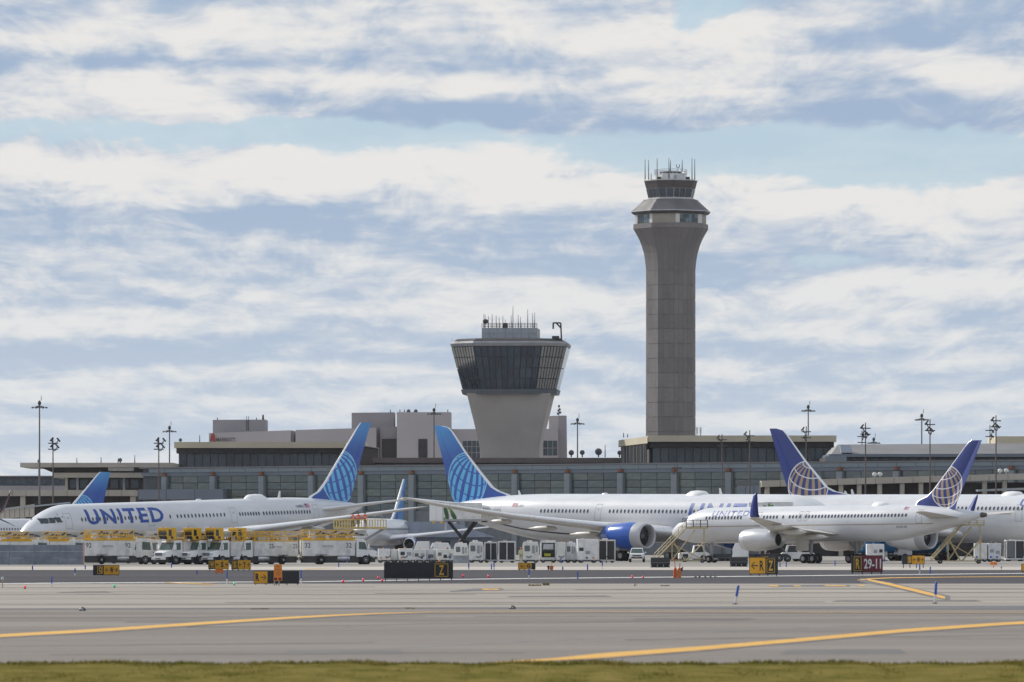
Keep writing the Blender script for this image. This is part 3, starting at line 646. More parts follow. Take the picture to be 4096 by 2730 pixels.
MB().loft([ring9(151, 918), ring9(151, 899)]).build('ledge', CONC_NEW[2], nt)
MB().loft([ring9(143, 899), ring9(143, 861)]).build('drum_wall', mat('drum_beige', (.33, .30, .25), .8, var=.08), nt)
dr0, dr1 = ring9(143, 898), ring9(143, 862)
def onface(i, u0, u1, v0, v1):
    q = (i + 1) % 8; a = lambda u, v: lerp(lerp(dr0[i], dr0[q], u), lerp(dr1[i], dr1[q], u), v); return [a(u0, v0), a(u1, v0), a(u1, v1), a(u0, v1)]
DW = [mat('drum_window', (.13, .20, .24), .1, var=.25, scale=.5), mat('drum_window_dark', (.05, .07, .09), .1, var=.2)]
PALE = mat('drum_pier_pale', (.62, .60, .58), .7, var=.06)
for i in (0, 2): quad_pieces('window', onface(i, .16, .84, .04, .97), 6, 2, .1, .1, DW, nt, rnd=rr)
for i in (0, 2): 
    for u in ((.0, .15), (.85, 1.0)): quad_pieces('pier', onface(i, u[0], u[1], 0, 1), 1, 1, .02, .14, [PALE], nt)
MB().loft([ring9(150, 861), ring9(158, 855), ring9(159, 850)]).build('eave', DARK, nt)
MB().loft([ring9(160.5, 850), ring9(160, 847)]).build('gutter', mat('gutter_pale', (.5, .5, .5), .5), nt)
MB().loft([ring9(158, 847), ring9(111, 804), ring9(110, 801)]).build('drum_roof', mat('roof_membrane', (.145, .135, .14), .7, var=.12, scale=.3), nt)
MB().loft([ring9(92, 801), ring9(92, 794)]).build('cab_sill', PALE, nt)
MB().loft([ring9(88, 794), ring9(97, 757)]).build('cab_frame', LGREY, nt)
c0, c1 = ring9(89.5, 794), ring9(98.3, 757)
for i, cols in {7: 2, 0: 3, 1: 2, 2: 3, 3: 2}.items(): quad_pieces('pane', [c0[i], c0[(i + 1) % 8], c1[(i + 1) % 8], c1[i]], cols, 1, .22, .1, TFRONT, nt, rnd=rr)
MB().loft([ring9(99, 757), ring9(107, 727)]).build('cab_band', mat('cab_brown', (.085, .07, .068), .7, var=.08), nt)
MB().loft([ring9(109, 727), ring9(109, 723)]).build('rim', mat('gutter_pale', (.5, .5, .5), .5), nt)
MB().loft([ring9(64, 723), ring9(64, 697)]).build('penthouse', WHITE_DIRTY, nt)
MB().loft([ring9(42, 697), ring9(46, 692), ring9(42, 688)]).build('penthouse_roof', SOFFIT, nt)
MB().box(12 / k, 22 / k, -64 / k * 1.0, -64 / k + .4, z9(722), z9(706)).build('door', GREYP, nt)
rl = MB(); r0, r1, r2 = ring9(65, 700), ring9(65, 680), ring9(65, 690)
for i in range(8):
    q = (i + 1) % 8
    for rg_ in (r1, r2): rl.tube(rg_[i], rg_[q], .07, n=5)
    for c in range(3): rl.tube(lerp(r0[i], r0[q], c / 3), lerp(r1[i], r1[q], c / 3), .07, n=5)
rl.build('railing', LGREY, nt)
for dx_, yb_, yt_ in ((-104, 723, 643), (-90, 723, 645), (-56, 723, 638), (-9, 723, 637), (-3, 690, 646), (44, 690, 644), (83, 723, 638), (94, 723, 641), (-80, 723, 698)):
    MB().tube((dx_ / k, -4, z9(yb_)), (dx_ / k, -4, z9(yt_)), .14, .06, n=6).build('antenna', DARK, nt)
wv_ = MB()
for s_ in (22, 34): wv_.tube((s_ / k, -2, z9(672)), (s_ / k, -2, z9(661)), .1, n=5)
wv_.tube((22 / k, -2, z9(672)), (34 / k, -2, z9(672)), .08, n=5); wv_.tube((28 / k, -2, z9(690)), (28 / k, -2, z9(672)), .08, n=5); wv_.build('wind_gauge', DARK, nt)
for dx_ in (-48, 66): MB().box((dx_ - 8) / k, (dx_ + 8) / k, -5, -3, z9(723), z9(713)).build('roof_unit', DARK, nt)

# ---- roof aerials, dishes, small things on the roofs
for px, py, yb_, r, D, wh in ((2285, 1812, 1830, 11, 1042, 'left of the three on the brown roof'), (2329, 1811, 1830, 10, 1042, 'middle of the three on the brown roof'), (2394, 1808, 1830, 14, 1042, 'largest, right of the three on the brown roof'), (2478, 1812, 1830, 9, 1042, 'small one against the pavilion end'), (481, 1841, 1853, 8, 1062, 'on the thin cantilever roof'), (722, 1761, 1769, 7, 1077, 'on the left pavilion roof')):
    d = thing('satellite_dish', 'dark round satellite dish, ' + wh, 'satellite dish', Wp(px, yb_, D + 2), group='dishes on the terminal roofs'); kk = (D + 2) / F
    MB().tube((0, 0, 0), (0, 0, (yb_ - py) * kk), .12).build('mast', DARK, d); rd = r * kk
    MB().lathe([(-.35 * rd, .05), (-.25 * rd, .5 * rd), (0, rd), (.06, rd), (-.15 * rd, .5 * rd), (-.25 * rd, .05)], 'y', (0, -.3, (yb_ - py) * kk), 20).build('dish', mat('dish_grey', (.10, .105, .12), .6, var=.1), d, smooth=True)
    MB().tube((0, -.3, (yb_ - py) * kk), (0, -.3 - rd * .8, (yb_ - py) * kk), .05).build('feed_horn', DARK, d)
for px, yt_, yb_, D, wh in ((305, 1831, 1853, 1062, 'leftmost on the cantilever roof'), (402, 1829, 1853, 1062, 'second on the cantilever roof'), (470, 1833, 1853, 1062, 'beside the dish on the cantilever roof'), (537, 1820, 1853, 1062, 'tallest on the cantilever roof'), (797, 1740, 1769, 1077, 'on the left pavilion roof'), (2495, 1731, 1751, 1030, 'left of two on the oblique pavilion end'), (2511, 1735, 1750, 1030, 'right of two on the oblique pavilion end'), (2421, 1779, 1830, 1042, 'right of the largest roof dish')):
    z0 = Zp(yb_, D + 1.5); tag(MB().tube((Xp(px, D), D + 1.5, z0), (Xp(px, D), D + 1.5, Zp(yt_, D)), .1, .05, n=6).build('roof_aerial', DARK), 'thin whip aerial, ' + wh, 'aerial', 'whip aerials on the terminal roofs')
for px in (2788, 2802):
    pa = thing('panel_antenna', 'upright panel antenna on the right pavilion roof beside the tall tower, %s of two' % ('left' if px < 2795 else 'right'), 'antenna', Wp(px, 1744, 1015), group='panel antennas by the tower')
    MB().tube((0, 0, 0), (0, 0, 1.4), .06).build('mast', DARK, pa); MB().box(-.18, .18, -.15, .1, .4, 1.5).build('panel', LGREY, pa)
aw = thing('lattice_aerial', 'clustered aerial mast on the hotel block beside the short tower', 'aerial', Wp(2236, 1662, 1506))
MB().tube((0, 0, 0), (0, 0, 2.6), .1).build('mast', DARK, aw)
for i, (dx_, z_) in enumerate(((-.3, .4), (.35, .7), (-.15, 1.2), (.2, 1.5), (0, 2.4))): MB().box(dx_ - .25, dx_ + .25, -.2, .2, z_ - .25, z_ + .3).build('panel', DARK, aw)

# ---- light masts
def high_mast(px, yt, yb, D, where):
    k = F / D; th = thing('high_mast_light', 'tall high-mast light with a flat ring of lamps, ' + where, 'light mast', (Xp(px, D), D, 0), group='high-mast lights')
    H = Zp(yt, D) - 1.2
    MB().tube((0, 0, 0), (0, 0, H + 1.2), .21, .11, n=10).build('pole', mat('mast_grey', (.17, .165, .175), .6, metal=.3, var=.15), th)
    rg_ = MB()
    for i in range(12):
        a, b = 2 * math.pi * i / 12, 2 * math.pi * (i + 1) / 12; rg_.tube((.62 * math.cos(a), .62 * math.sin(a), H), (.62 * math.cos(b), .62 * math.sin(b), H), .07, n=5)
    for i in range(6): a = math.pi * i / 3; rg_.tube((0, 0, H + .3), (1.15 * math.cos(a), 1.15 * math.sin(a), H), .06, n=5)
    rg_.build('lamp_ring', DARK, th)
    for i in range(6):
        a = math.pi * i / 3 + .1; MB().lathe([(-.12, .2), (.0, .22), (.15, .1)], 'z', (1.2 * math.cos(a), 1.2 * math.sin(a), H - .03), 8).build('lamp', DARK, th)
    MB().lathe([(0, .15), (.2, .3), (.6, .27), (.8, .06)], 'z', (0, 0, H + .4), 10).build('head_gear', DARK, th)
    MB().tube((.3, 0, H + 1.2), (.3, 0, H + 2.0), .05).build('lightning_rod', DARK, th)
for a in ((158, 1603, 2100, 980, 'tallest, at far left'), (155, 1838, 1990, 1300, 'short far one behind the tallest'), (678, 1703, 2000, 1130, 'left of the left pavilion'), (1736, 1632, 1900, 1100, 'in front of the blank hotel tower'),
          (2310, 1672, 1900, 1120, 'between the two control towers'), (3233, 1620, 1750, 1110, 'above the right pavilion'), (3495, 1750, 1780, 1180, 'small far one over the sloped roof'), (3687, 1655, 1780, 1090, 'tall one over the sloped roof')): high_mast(*a)
def flood_pole(px, yt, D, heads, where, thin=False):
    k = F / D; th = thing('floodlight_pole', 'slim pole with angled floodlights, ' + where, 'light pole', (Xp(px, D), D, 0), group='floodlight poles'); H = Zp(yt, D)
    MB().tube((0, 0, 0), (0, 0, H), .11 if thin else .17, .08, n=8).build('pole', mat('mast_brown', (.12, .095, .095), .7, var=.2), th)
    for (dx_, dyp, s_) in heads:      # offset pixels and side
        x, z = dx_ / k, H - dyp / k; hd = MB().tube((0, 0, z - .7), (x * .5, 0, z - .7), .08, n=5).tube((x * .5, 0, z - .7), (x, 0, z), .08, n=5).build('bracket', DARK, th)
        M = Matrix.Translation((x, 0, z)) @ Matrix.Rotation(R_(-40 * s_), 4, 'Y')
        MB().box(-.12, .12, -.42, .42, -.38, .38, M=M).build('floodlight', DARK, th, bevel=.06)
    for dyp in (22, 46): MB().tube((-.8, 0, H - dyp / k), (.8, 0, H - dyp / k), .09, n=5).build('crossarm', DARK, th)
LH = [(-5, 6, -1), (22, 8, 1), (-4, 30, -1), (18, 34, 1)]
RH = [(-14, 14, -1), (-10, 40, -1), (8, 44, 1)]
flood_pole(212, 1752, 905, LH, 'second pole from the left edge'); flood_pole(635, 1752, 905, LH, 'against the left end of the glazed front')
flood_pole(3462, 1692, 890, RH, 'over the walkway right of the gold-globe fin'); flood_pole(3720, 1677, 890, RH, 'just left of the front gold-globe fin'); flood_pole(3984, 1662, 890, RH, 'right of the front gold-globe fin')
flood_pole(3448, 1725, 1000, [(6, 20, 1)], 'thin one close behind the pole right of the rear fin', True); flood_pole(3960, 1701, 1000, [(10, 24, 1), (8, 44, 1)], 'thin one left of the rightmost pole', True)
flood_pole(2999, 1722, 940, [(-18, 12, -1), (-8, 32, -1)], 'in front of the wide pavilion'); flood_pole(2888, 1738, 960, [(-16, 10, -1)], 'thin one left on the wide pavilion front', True); flood_pole(3225, 1706, 950, [(-14, 10, -1), (-8, 40, -1)], 'beside the rear gold-globe fin')
flood_pole(2708, 1850, 925, [], 'bare dark pole before the middle of the glazed front', True)
# ------------------------------------------------------------------ airliners
NAVY = (.020, .085, .38); SKYB = (.13, .50, .80); OLDNAVY = (.024, .045, .225); GOLD = (.43, .30, .185); PWHITE = (.69, .70, .725); BGREY = (.40, .40, .405)
M_UBLUE = mat('lettering_blue', (.015, .070, .33), .4, var=.05)
M_WING = mat('wing_grey', (.60, .58, .54), .4, var=.12, scale=.35)
M_WINGTOP = mat('wing_leading_edge', (.82, .82, .83), .25, metal=.3, var=.05)
M_CABIN = mat('cabin_window', (.075, .08, .11), .12, var=.3, scale=2.0)
M_SEAM = mat('panel_seam', (.34, .34, .36), .6, var=.1)
M_COCKPIT = mat('cockpit_glass', (.025, .035, .045), .06, var=.1, spec=.7)
M_STRUT = mat('gear_strut', (.40, .40, .42), .5, var=.15)
M_FAN = mat('fan_dark', (.035, .033, .036), .35, metal=.5, var=.2, scale=3)
M_HOT = mat('exhaust_metal', (.14, .12, .11), .45, metal=.7, var=.2)
def fuselage_mat(name, line):
    """white upper body and grey belly, divided along a drawn line x -> z (object space), light streaks of wear"""
    m = bpy.data.materials.new(name); m.use_nodes = True; N = NT(m.node_tree); b = N.n['Principled BSDF']
    t = N.node('ShaderNodeTexCoord'); x, y, z = N.sep(t.outputs['Object'])
    xs = [p[0] for p in line]; lo, hi = min(xs), max(xs)
    fc = N.node('ShaderNodeFloatCurve'); N.l.new(N.step(x, lo, hi, 0, 1, False), fc.inputs['Value'])
    zs = [p[1] for p in line]; zl, zh = min(zs) - .01, max(zs) + .01
    cv = fc.mapping.curves[0]; pts = sorted(((p[0] - lo) / (hi - lo), (p[1] - zl) / (zh - zl)) for p in line)
    while len(cv.points) < len(pts): cv.points.new(.5, .5)
    for pt, q in zip(cv.points, pts): pt.location = q; pt.handle_type = 'AUTO'
    fc.mapping.update()
    zz_ = N.m('MULTIPLY_ADD', fc.outputs[0], zh - zl, zl); mask = N.step(N.m('SUBTRACT', z, zz_), -.02, .02)
    mp = N.node('ShaderNodeMapping'); N.l.new(t.outputs['Object'], mp.inputs[0]); mp.inputs['Scale'].default_value = (.25, 1, 1.2)
    n = N.noise(mp.outputs[0], .9, 5, .65)
    wcol = N.mix(N.step(n, .3, .7), tuple(v * .88 for v in PWHITE), PWHITE); gcol = N.mix(N.step(n, .3, .7), tuple(v * .78 for v in BGREY), BGREY)
    # frames: faint skin joints along the body
    fr_ = N.m('ABSOLUTE', N.m('SUBTRACT', N.m('FRACT', N.m('MULTIPLY', x, .19)), .5)); jt = N.step(fr_, .004, .009)
    cc = N.mix(mask, gcol, wcol); cc = N.mix(N.m('MULTIPLY', N.m('SUBTRACT', 1.0, jt), .25), cc, (.40, .40, .42))
    N.l.new(cc, b.inputs['Base Color']); b.inputs['Roughness'].default_value = .28; b.inputs['Coat Weight'].default_value = .3; b.inputs['Coat Roughness'].default_value = .12
    return m
def tail_mat(name, cx, cz, R, new, ztop, zmid):
    """painted fin: part of a globe drawn with meridians and parallels over blue"""
    m = bpy.data.materials.new(name); m.use_nodes = True; N = NT(m.node_tree); b = N.n['Principled BSDF']
    t = N.node('ShaderNodeTexCoord'); x, y, z = N.sep(t.outputs['Object'])
    u = N.m('MULTIPLY', N.m('SUBTRACT', x, cx), 1 / R); v = N.m('MULTIPLY', N.m('SUBTRACT', z, cz), 1 / R)
    r2 = N.m('ADD', N.m('MULTIPLY', u, u), N.m('MULTIPLY', v, v)); w = N.m('SQRT', N.m('MAXIMUM', N.m('SUBTRACT', 1.0, r2), 0.0))
    p = (Vector((.30, .85, .43)) if new else Vector((.12, .90, .42))).normalized(); e1 = p.cross(Vector((1, -1, 0))).normalized(); e2 = p.cross(e1)
    dot = lambda q: N.m('ADD', N.m('ADD', N.m('MULTIPLY', u, q.x), N.m('MULTIPLY', v, q.y)), N.m('MULTIPLY', w, q.z))
    lat = N.m('ARCCOSINE', N.m('MINIMUM', N.m('MAXIMUM', dot(p), -1.0), 1.0)); lon = N.m('ARCTAN2', dot(e1), dot(e2))
    st = N.m('ABSOLUTE', N.m('SUBTRACT', N.m('FRACT', N.m('MULTIPLY', lon, 17 / (2 * math.pi))), .5))
    duty = .24 if new else .26
    stripe = N.step(st, duty - .02, duty + .02)            # 1 inside a meridian band
    la = N.m('ABSOLUTE', N.m('SUBTRACT', N.m('FRACT', N.m('MULTIPLY_ADD', lat, 2.3, .2)), .5)); par = N.step(la, .44, .46)
    ins = N.step(r2, .985, 1.0, 1, 0); rim = N.m('MULTIPLY', ins, N.step(r2, .90, .92))
    if new:
        base = N.mix(N.step(z, zmid, ztop), NAVY, (.055, .26, .60))
        g = N.mix(stripe, (.035, .10, .46), SKYB); g = N.mix(par, g, (.03, .10, .44))
        cc = N.mix(ins, base, g); cc = N.mix(rim, cc, (.25, .58, .80))
    else:
        base = N.mix(0.0, OLDNAVY, OLDNAVY); g = N.mix(stripe, OLDNAVY, GOLD); g = N.mix(par, g, (.75, .75, .78))
        cc = N.mix(ins, base, g); cc = N.mix(rim, cc, (.75, .75, .78))
    N.l.new(cc, b.inputs['Base Color']); b.inputs['Roughness'].default_value = .3; b.inputs['Coat Weight'].default_value = .25
    return m
def airfoil(le, chord, th, n=9, camber=.02):
    """section outline in x (aft negative) and z for a chord starting at le=(x, y, z)"""
    up = []; dn = []
    for i in range(n):
        t = (1 - math.cos(math.pi * i / (n - 1))) / 2
        yt = 5 * th * (.2969 * math.sqrt(t) - .126 * t - .3516 * t * t + .2843 * t ** 3 - .1015 * t ** 4); c = camber * math.sin(math.pi * t)
        up.append((le[0] - t * chord, le[1], le[2] + (yt + c) * chord)); dn.append((le[0] - t * chord, le[1], le[2] + (c - yt) * chord))
    return up + dn[-2:0:-1]
class Plane:
    def __init__(s, name, label, L, a, b, z0, nose, D, head, pitch, Ln, Lt, drop, tailz, group=None):
        s.L, s.a, s.b, s.z0, s.Ln, s.Lt, s.drop, s.tailz = L, a, b, z0, Ln, Lt, drop, tailz
        s.t = thing(name, label, 'airliner', (Xp(nose, D), D, 0), 0, group); s.t.rotation_euler = (0, R_(pitch), R_(head))
        s.M = Matrix.Translation(s.t.location) @ Matrix.Rotation(R_(head), 4, 'Z') @ Matrix.Rotation(R_(pitch), 4, 'Y'); s.Mi = s.M.inverted()
    def loc(s, px, py, y):
        o = s.Mi @ Vector((0, 0, EYE)); d = s.Mi.to_3x3() @ Vector(((px - CX) / F, 1, (YH - py) / F)); t = (y - o.y) / d.y
        q = o + d * t; return q.x, q.z - s.z0
    def fus(s, st):
        """station from the nose -> centre height, half height, half width (about the body axis)"""
        st = max(0.0, min(s.L, st)); top, bot, w = s.b, -s.b, s.a
        if st < s.Ln:
            t = st / s.Ln; q = math.sqrt(max(0, 1 - (1 - t) ** 2)); zt_ = -s.drop
            top = zt_ + (s.b - zt_) * (.45 * q + .55 * math.sin(math.pi / 2 * t) ** 1.15); bot = zt_ + (-s.b - zt_) * math.sqrt(max(0, 1 - (1 - min(1, t * 1.25)) ** 2)); w = s.a * (.6 * q + .4 * math.sqrt(max(0, 1 - (1 - t) ** 3)))
        x0 = s.L - s.Lt
        if st > x0:
            t = (st - x0) / s.Lt; re = .08 * s.b
            bot = -s.b + (s.tailz - re + s.b) * (t ** 1.55); top = s.b - (s.b - s.tailz - re) * (t ** 2.3); w = s.a * (1 - t ** 1.8) + re * t ** 1.8
        return (top + bot) / 2, max(.004, (top - bot) / 2), max(.004, w)
    def surf(s, x, z, side, eps=.015):
        zc, b, a = s.fus(-x); t = max(-.985, min(.985, (z - zc) / b)); return Vector((x, side * (a * math.sqrt(1 - t * t) + eps), s.z0 + z))
    def body(s, m):
        sts = [s.Ln * (i / 14) ** 1.7 for i in range(15)]; n = 18
        sts += [s.Ln + (s.L - s.Lt - s.Ln) * (i + 1) / n for i in range(n)]; sts += [s.L - s.Lt + s.Lt * (i + 1) / 18 for i in range(18)]
        rings = []
        for st in sts:
            zc, b, a = s.fus(st); rings.append([(-st, a * math.cos(2 * math.pi * i / 48), s.z0 + zc + b * math.sin(2 * math.pi * i / 48)) for i in range(48)])
        s.fuse = MB().loft(rings).build('fuselage', m, s.t, smooth=True)
    def wrap_text(s, text, m, side, x_left, x_right, z0, z1, name='lettering', bold=.03, shear=0.0, eps=.02, space=1.0):
        me = txt_mesh(name, text, m, 1.0, bold, 0, space, shear, sub=.0, fit=(abs(x_right - x_left), z1 - z0))
        bm = bmesh.new(); bm.from_mesh(me); bmesh.ops.triangulate(bm, faces=bm.faces)
        for _ in range(5):
            es = [e for e in bm.edges if e.calc_length() > .5]
            if not es: break
            bmesh.ops.subdivide_edges(bm, edges=es, cuts=1); bmesh.ops.triangulate(bm, faces=bm.faces)
        sg = 1 if x_right > x_left else -1
        for v in bm.verts: v.co = s.surf(x_left + sg * v.co.x, z0 + v.co.z, side, eps)
        bm.to_mesh(me); bm.free(); return link(name, me, s.t)
    def strip(s, pts, w, side, m, name, n=40, eps=.018):
        """painted line on the skin through (x, z) points"""
        vs = []; fs = []
        def ev(t):
            f = t * (len(pts) - 1); i = min(len(pts) - 2, int(f)); u = f - i; return lerp(Vector(pts[i]), Vector(pts[i + 1]), u)
        for i in range(n + 1):
            q = ev(i / n); vs += [s.surf(q.x, q.y - w / 2, side, eps), s.surf(q.x, q.y + w / 2, side, eps)]
        for i in range(n): fs.append((2 * i, 2 * i + 2, 2 * i + 3, 2 * i + 1))
        return MB().add(vs, fs).build(name, m, s.t)
    def patch(s, x0, x1, z0, z1, side, m, name, eps=.02, parent=None, skew=0.0, nx=3, nz=3):
        vs = []; fs = []
        for j in range(nz + 1):
            for i in range(nx + 1): vs.append(s.surf(lerp(x0, x1, i / nx) + skew * (j / nz - .5), lerp(z0, z1, j / nz), side, eps))
        for j in range(nz):
            for i in range(nx): a = j * (nx + 1) + i; fs.append((a, a + 1, a + nx + 2, a + nx + 1))
        return MB().add(vs, fs).build(name, m, parent or s.t)
    def windows(s, xs, z, side, w=.26, h=.42):
        for x in xs:
            ring = [s.surf(x + w / 2 * math.cos(a) * (1.0 if abs(math.cos(a)) > .5 else 1.05), z + h / 2 * math.sin(a), side, .022) for a in [2 * math.pi * i / 10 for i in range(10)]]
            MB().add(ring, [tuple(range(10))]).build('cabin_window', M_CABIN, s.t)
    def door(s, x, z0, z1, side, w=1.05):
        b = MB(); r = .05
        def q(x0, x1, a, c):
            vs = [s.surf(x0, lerp(a, c, j / 4), side, .016) for j in range(5)] + [s.surf(x1, lerp(a, c, j / 4), side, .016) for j in range(5)]
            b.add(vs, [(j, j + 5, j + 6, j + 1) for j in range(4)])
        q(x - w / 2, x - w / 2 + r, z0, z1); q(x + w / 2 - r, x + w / 2, z0, z1); q(x - w / 2, x + w / 2, z0, z0 + r); q(x - w / 2, x + w / 2, z1 - r, z1)
        q(x - .09, x + .09, lerp(z0, z1, .62), lerp(z0, z1, .74))
        b.build('door', M_SEAM, s.t)
    def wing(s, side, secs, m=None, fair=(), name='wing'):
        """secs: (y, station of leading edge, z about axis, chord, thickness ratio)"""
        rings = [airfoil((-st, side * y, s.z0 + z), c, th) for (y, st, z, c, th) in secs]
        w = MB().loft(rings).build(name, m or M_WING, s.t, smooth=True)
        le = MB(); rr_ = []
        for (y, st, z, c, th) in secs:
            pts = airfoil((-st + .02 * c ** .5, side * y, s.z0 + z), c, th * 1.03); rr_.append([pts[-2], pts[-1], pts[0], pts[1], pts[2]])
        le.loft(rr_, cap=False, close=False); le.build('slat', M_WINGTOP, w, smooth=True)
        for (y, st, z, ln) in fair:
            MB().lathe([(0, .03), (-.12 * ln, .28), (-.4 * ln, .36), (-.7 * ln, .28), (-ln, .03)], 'x', (-st, side * y, s.z0 + z), 10).build('flap_fairing', m or M_WING, w, smooth=True)
        return w
    def engine(s, side, y, st, z, r, ln, m_cowl, m_lip, lip=.9, pyl=2.0, cone=True):
        c = (-st, side * y, s.z0 + z)
        cw = MB().lathe([(-lip, r * .985), (-lip - .15 * ln, r * 1.03), (-.45 * ln, r * 1.02), (-.75 * ln, r * .90), (-ln, r * .70), (-ln, r * .62), (-.8 * ln, r * .6)], 'x', c, 36, cap=False).build('nacelle', m_cowl, s.t, smooth=True)
        MB().lathe([(-lip - .05, r * .983), (-.35, r * .955), (-.08, r * .90), (0, r * .845), (-.05, r * .79), (-.3, r * .755), (-1.0, r * .75), (-1.15, r * .75)], 'x', c, 36, cap=False).build('inlet_lip', m_lip, cw, smooth=True)
        fn = MB().lathe([(-1.05, r * .75), (-1.15, r * .3)], 'x', c, 30, cap=True).build('fan', M_FAN, cw)
        bl = MB()
        for i in range(18):
            a = 2 * math.pi * i / 18; ca, sa = math.cos(a), math.sin(a); p0 = Vector((c[0] - 1.02, c[1] + ca * r * .24, c[2] + sa * r * .24)); p1 = Vector((c[0] - .98, c[1] + ca * r * .73, c[2] + sa * r * .73)); tw = Vector((-.12, -sa * .12 * r, ca * .12 * r))
            bl.add([p0, p0 + tw * .5, p1 + tw, p1], [(0, 1, 2, 3)])
        bl.build('fan_blades', mat('fan_blade', (.10, .10, .11), .35, metal=.5), cw)
        MB().lathe([(-.55, .02), (-.8, r * .16), (-1.1, r * .26)], 'x', c, 18).build('spinner', mat('spinner_grey', (.15, .15, .16), .4), cw, smooth=True)
        if not cone: MB().lathe([(-.9 * ln, r * .6), (-.91 * ln, .02)], 'x', c, 20).build('exhaust', BLACK, cw)
        if cone: MB().lathe([(-.78 * ln, r * .58), (-1.02 * ln, r * .46), (-1.1 * ln, r * .40), (-1.12 * ln, r * .34), (-ln, r * .3)], 'x', c, 24, cap=False).build('core_nozzle', M_HOT, cw, smooth=True)
        if cone: MB().lathe([(-ln, r * .3), (-1.12 * ln, r * .26), (-1.28 * ln, .03)], 'x', c, 20).build('exhaust_cone', M_HOT, cw, smooth=True)
        t_ = s.z0 + z + pyl
        MB().loft([[(c[0] - .9 - .1 * ln, c[1] + q * .14, c[2] + r * .9), (c[0] - 1.2 * ln, c[1] + q * .14, c[2] + r * .55), (c[0] - 1.45 * ln, c[1] + q * .12, t_ - .2), (c[0] - .75 * ln, c[1] + q * .12, t_)] for q in (-1, 1)]).build('pylon', WHITE, s.t)
    def fin(s, rows, m, hinge=.30, th=.055, deflect=0.0):
        """rows: (py, px leading edge, px trailing edge) measured on the plane of symmetry"""
        R1, R2, R3 = [], [], []
        for i, (py, a, b_) in enumerate(rows):
            xa, za = s.loc(a, py, 0); xb, zb_ = s.loc(b_, py, 0); c = xa - xb; z = s.z0 + (za + zb_) / 2; h = c * th * (1 if c < 6 else 6 / c)
            f = lambda t: h * 2.2 * math.sqrt(max(0, t)) * (1 - t) ** .9 + .02
            sec = lambda t0, t1, n: [(xa - c * lerp(t0, t1, i / n), f(lerp(t0, t1, i / n)), z) for i in range(n + 1)] + [(xa - c * lerp(t1, t0, i / n), -f(lerp(t1, t0, i / n)), z) for i in range(n + 1)]
            R1.append(sec(0.0, .055, 3)); R2.append(sec(.055, 1 - hinge, 6)); R3.append([(q[0], q[1] + deflect * max(0, (xa - q[0]) - c * (1 - hinge)), q[2]) for q in sec(1 - hinge + .006, 1, 4)])
        fn = MB().loft(R2).build('fin', m, s.t, angle=40); MB().loft(R1).build('leading_edge', M_WINGTOP, fn, angle=40); MB().loft(R3).build('rudder', m, fn, angle=40)
        return fn
    def gear(s, x, y, side, zc, rw, n_axles=2, dual=True, track=1.1, name='main_gear'):
        g = MB(); zg = rw; gx = -x; gy = side * y
        # wheels stand on the apron: the body is pitched, so work out the local height of the ground
        w0 = s.Mi @ (s.M @ Vector((gx, gy, 0))) ; wp = s.M @ Vector((gx, gy, 0)); loc0 = s.Mi @ Vector((wp.x, wp.y, 0)); zg = loc0.z + rw
        g.tube((gx, gy, zg + .1), (gx, gy * .96, s.z0 + zc), .17, .22, n=10); g.tube((gx + .1, gy, zg + 1.0), (gx + 1.6, gy * .8, s.z0 + zc), .09, n=6); g.tube((gx - track * .8, gy, zg), (gx + track * .8, gy, zg), .13, n=8)
        st = g.build(name, M_STRUT, s.t, smooth=True)
        for ax in ([-.5, .5] if n_axles == 2 else [0]):
            for dy_ in ((-.42, .42) if dual else (0,)):
                c = (gx + ax * track * 1.25, gy + dy_, zg)
                w = MB().lathe([(-.2, rw * .55), (-.2, rw * .9), (-.12, rw), (.12, rw), (.2, rw * .9), (.2, rw * .55)], 'y', c, 20).build('wheel', BLACK, st, smooth=True)
                MB().lathe([(-.21, .02), (-.205, rw * .5), (.205, rw * .5), (.21, .02)], 'y', c, 14).build('rim', STEEL, w)
    def gear_door(s, x, y, side, z0, z1, w): MB().box(-x - w / 2, -x + w / 2, side * y - .04, side * y + .04, s.z0 + z0, s.z0 + z1).build('gear_door', M_WING, s.t)
    def dome(s, x, ln, r, h, m=WHITE):
        zc, b, a = s.fus(-x); MB().lathe([(-ln / 2, .02), (-ln * .4, r * .6), (-ln * .2, r * .95), (0, r), (ln * .25, r * .95), (ln * .42, r * .5), (ln / 2, .02)], 'x', (x, 0, s.z0 + zc + b - r + h), 20).build('antenna_dome', m, s.t, smooth=True)
    def blade(s, x, h=.6):
        zc, b, a = s.fus(-x); z = s.z0 + zc + b - .05; MB().prism([(x, z), (x - .5, z), (x - .55, z + h), (x - .35, z + h)], -.03, .03).build('blade_antenna', WHITE, s.t)
    def flag(s, x0, z0, side, w=.9, h=.5):
        f = s.patch(x0, x0 - side * w, z0, z0 + h, side, mat('flag_red_white', (.55, .25, .28), .6, var=.3, scale=9, stretch=(.1, .1, 2)), 'flag')
        s.patch(x0, x0 - side * w * .42, z0 + h * .45, z0 + h, side, mat('flag_blue', (.08, .09, .25), .6), 'canton', .024, f)
def stab_secs(y0, st, z, c0, y1, dst, dz, c1): return [(y0, st, z, c0, .10), (y1 * .55, st + dst * .55, z + dz * .55, lerp(c0, c1, .55), .095), (y1, st + dst, z + dz, c1, .09), (y1 + .15, st + dst + .35, z + dz, c1 * .7, .05)]
def text_box(p, side, px0, px1, y0, y1, yk=.93):
    xa, z1 = p.loc(px0, y0, side * p.a * yk); xb, z0 = p.loc(px1, y1, side * p.a * yk); return xa, xb, z0, z1

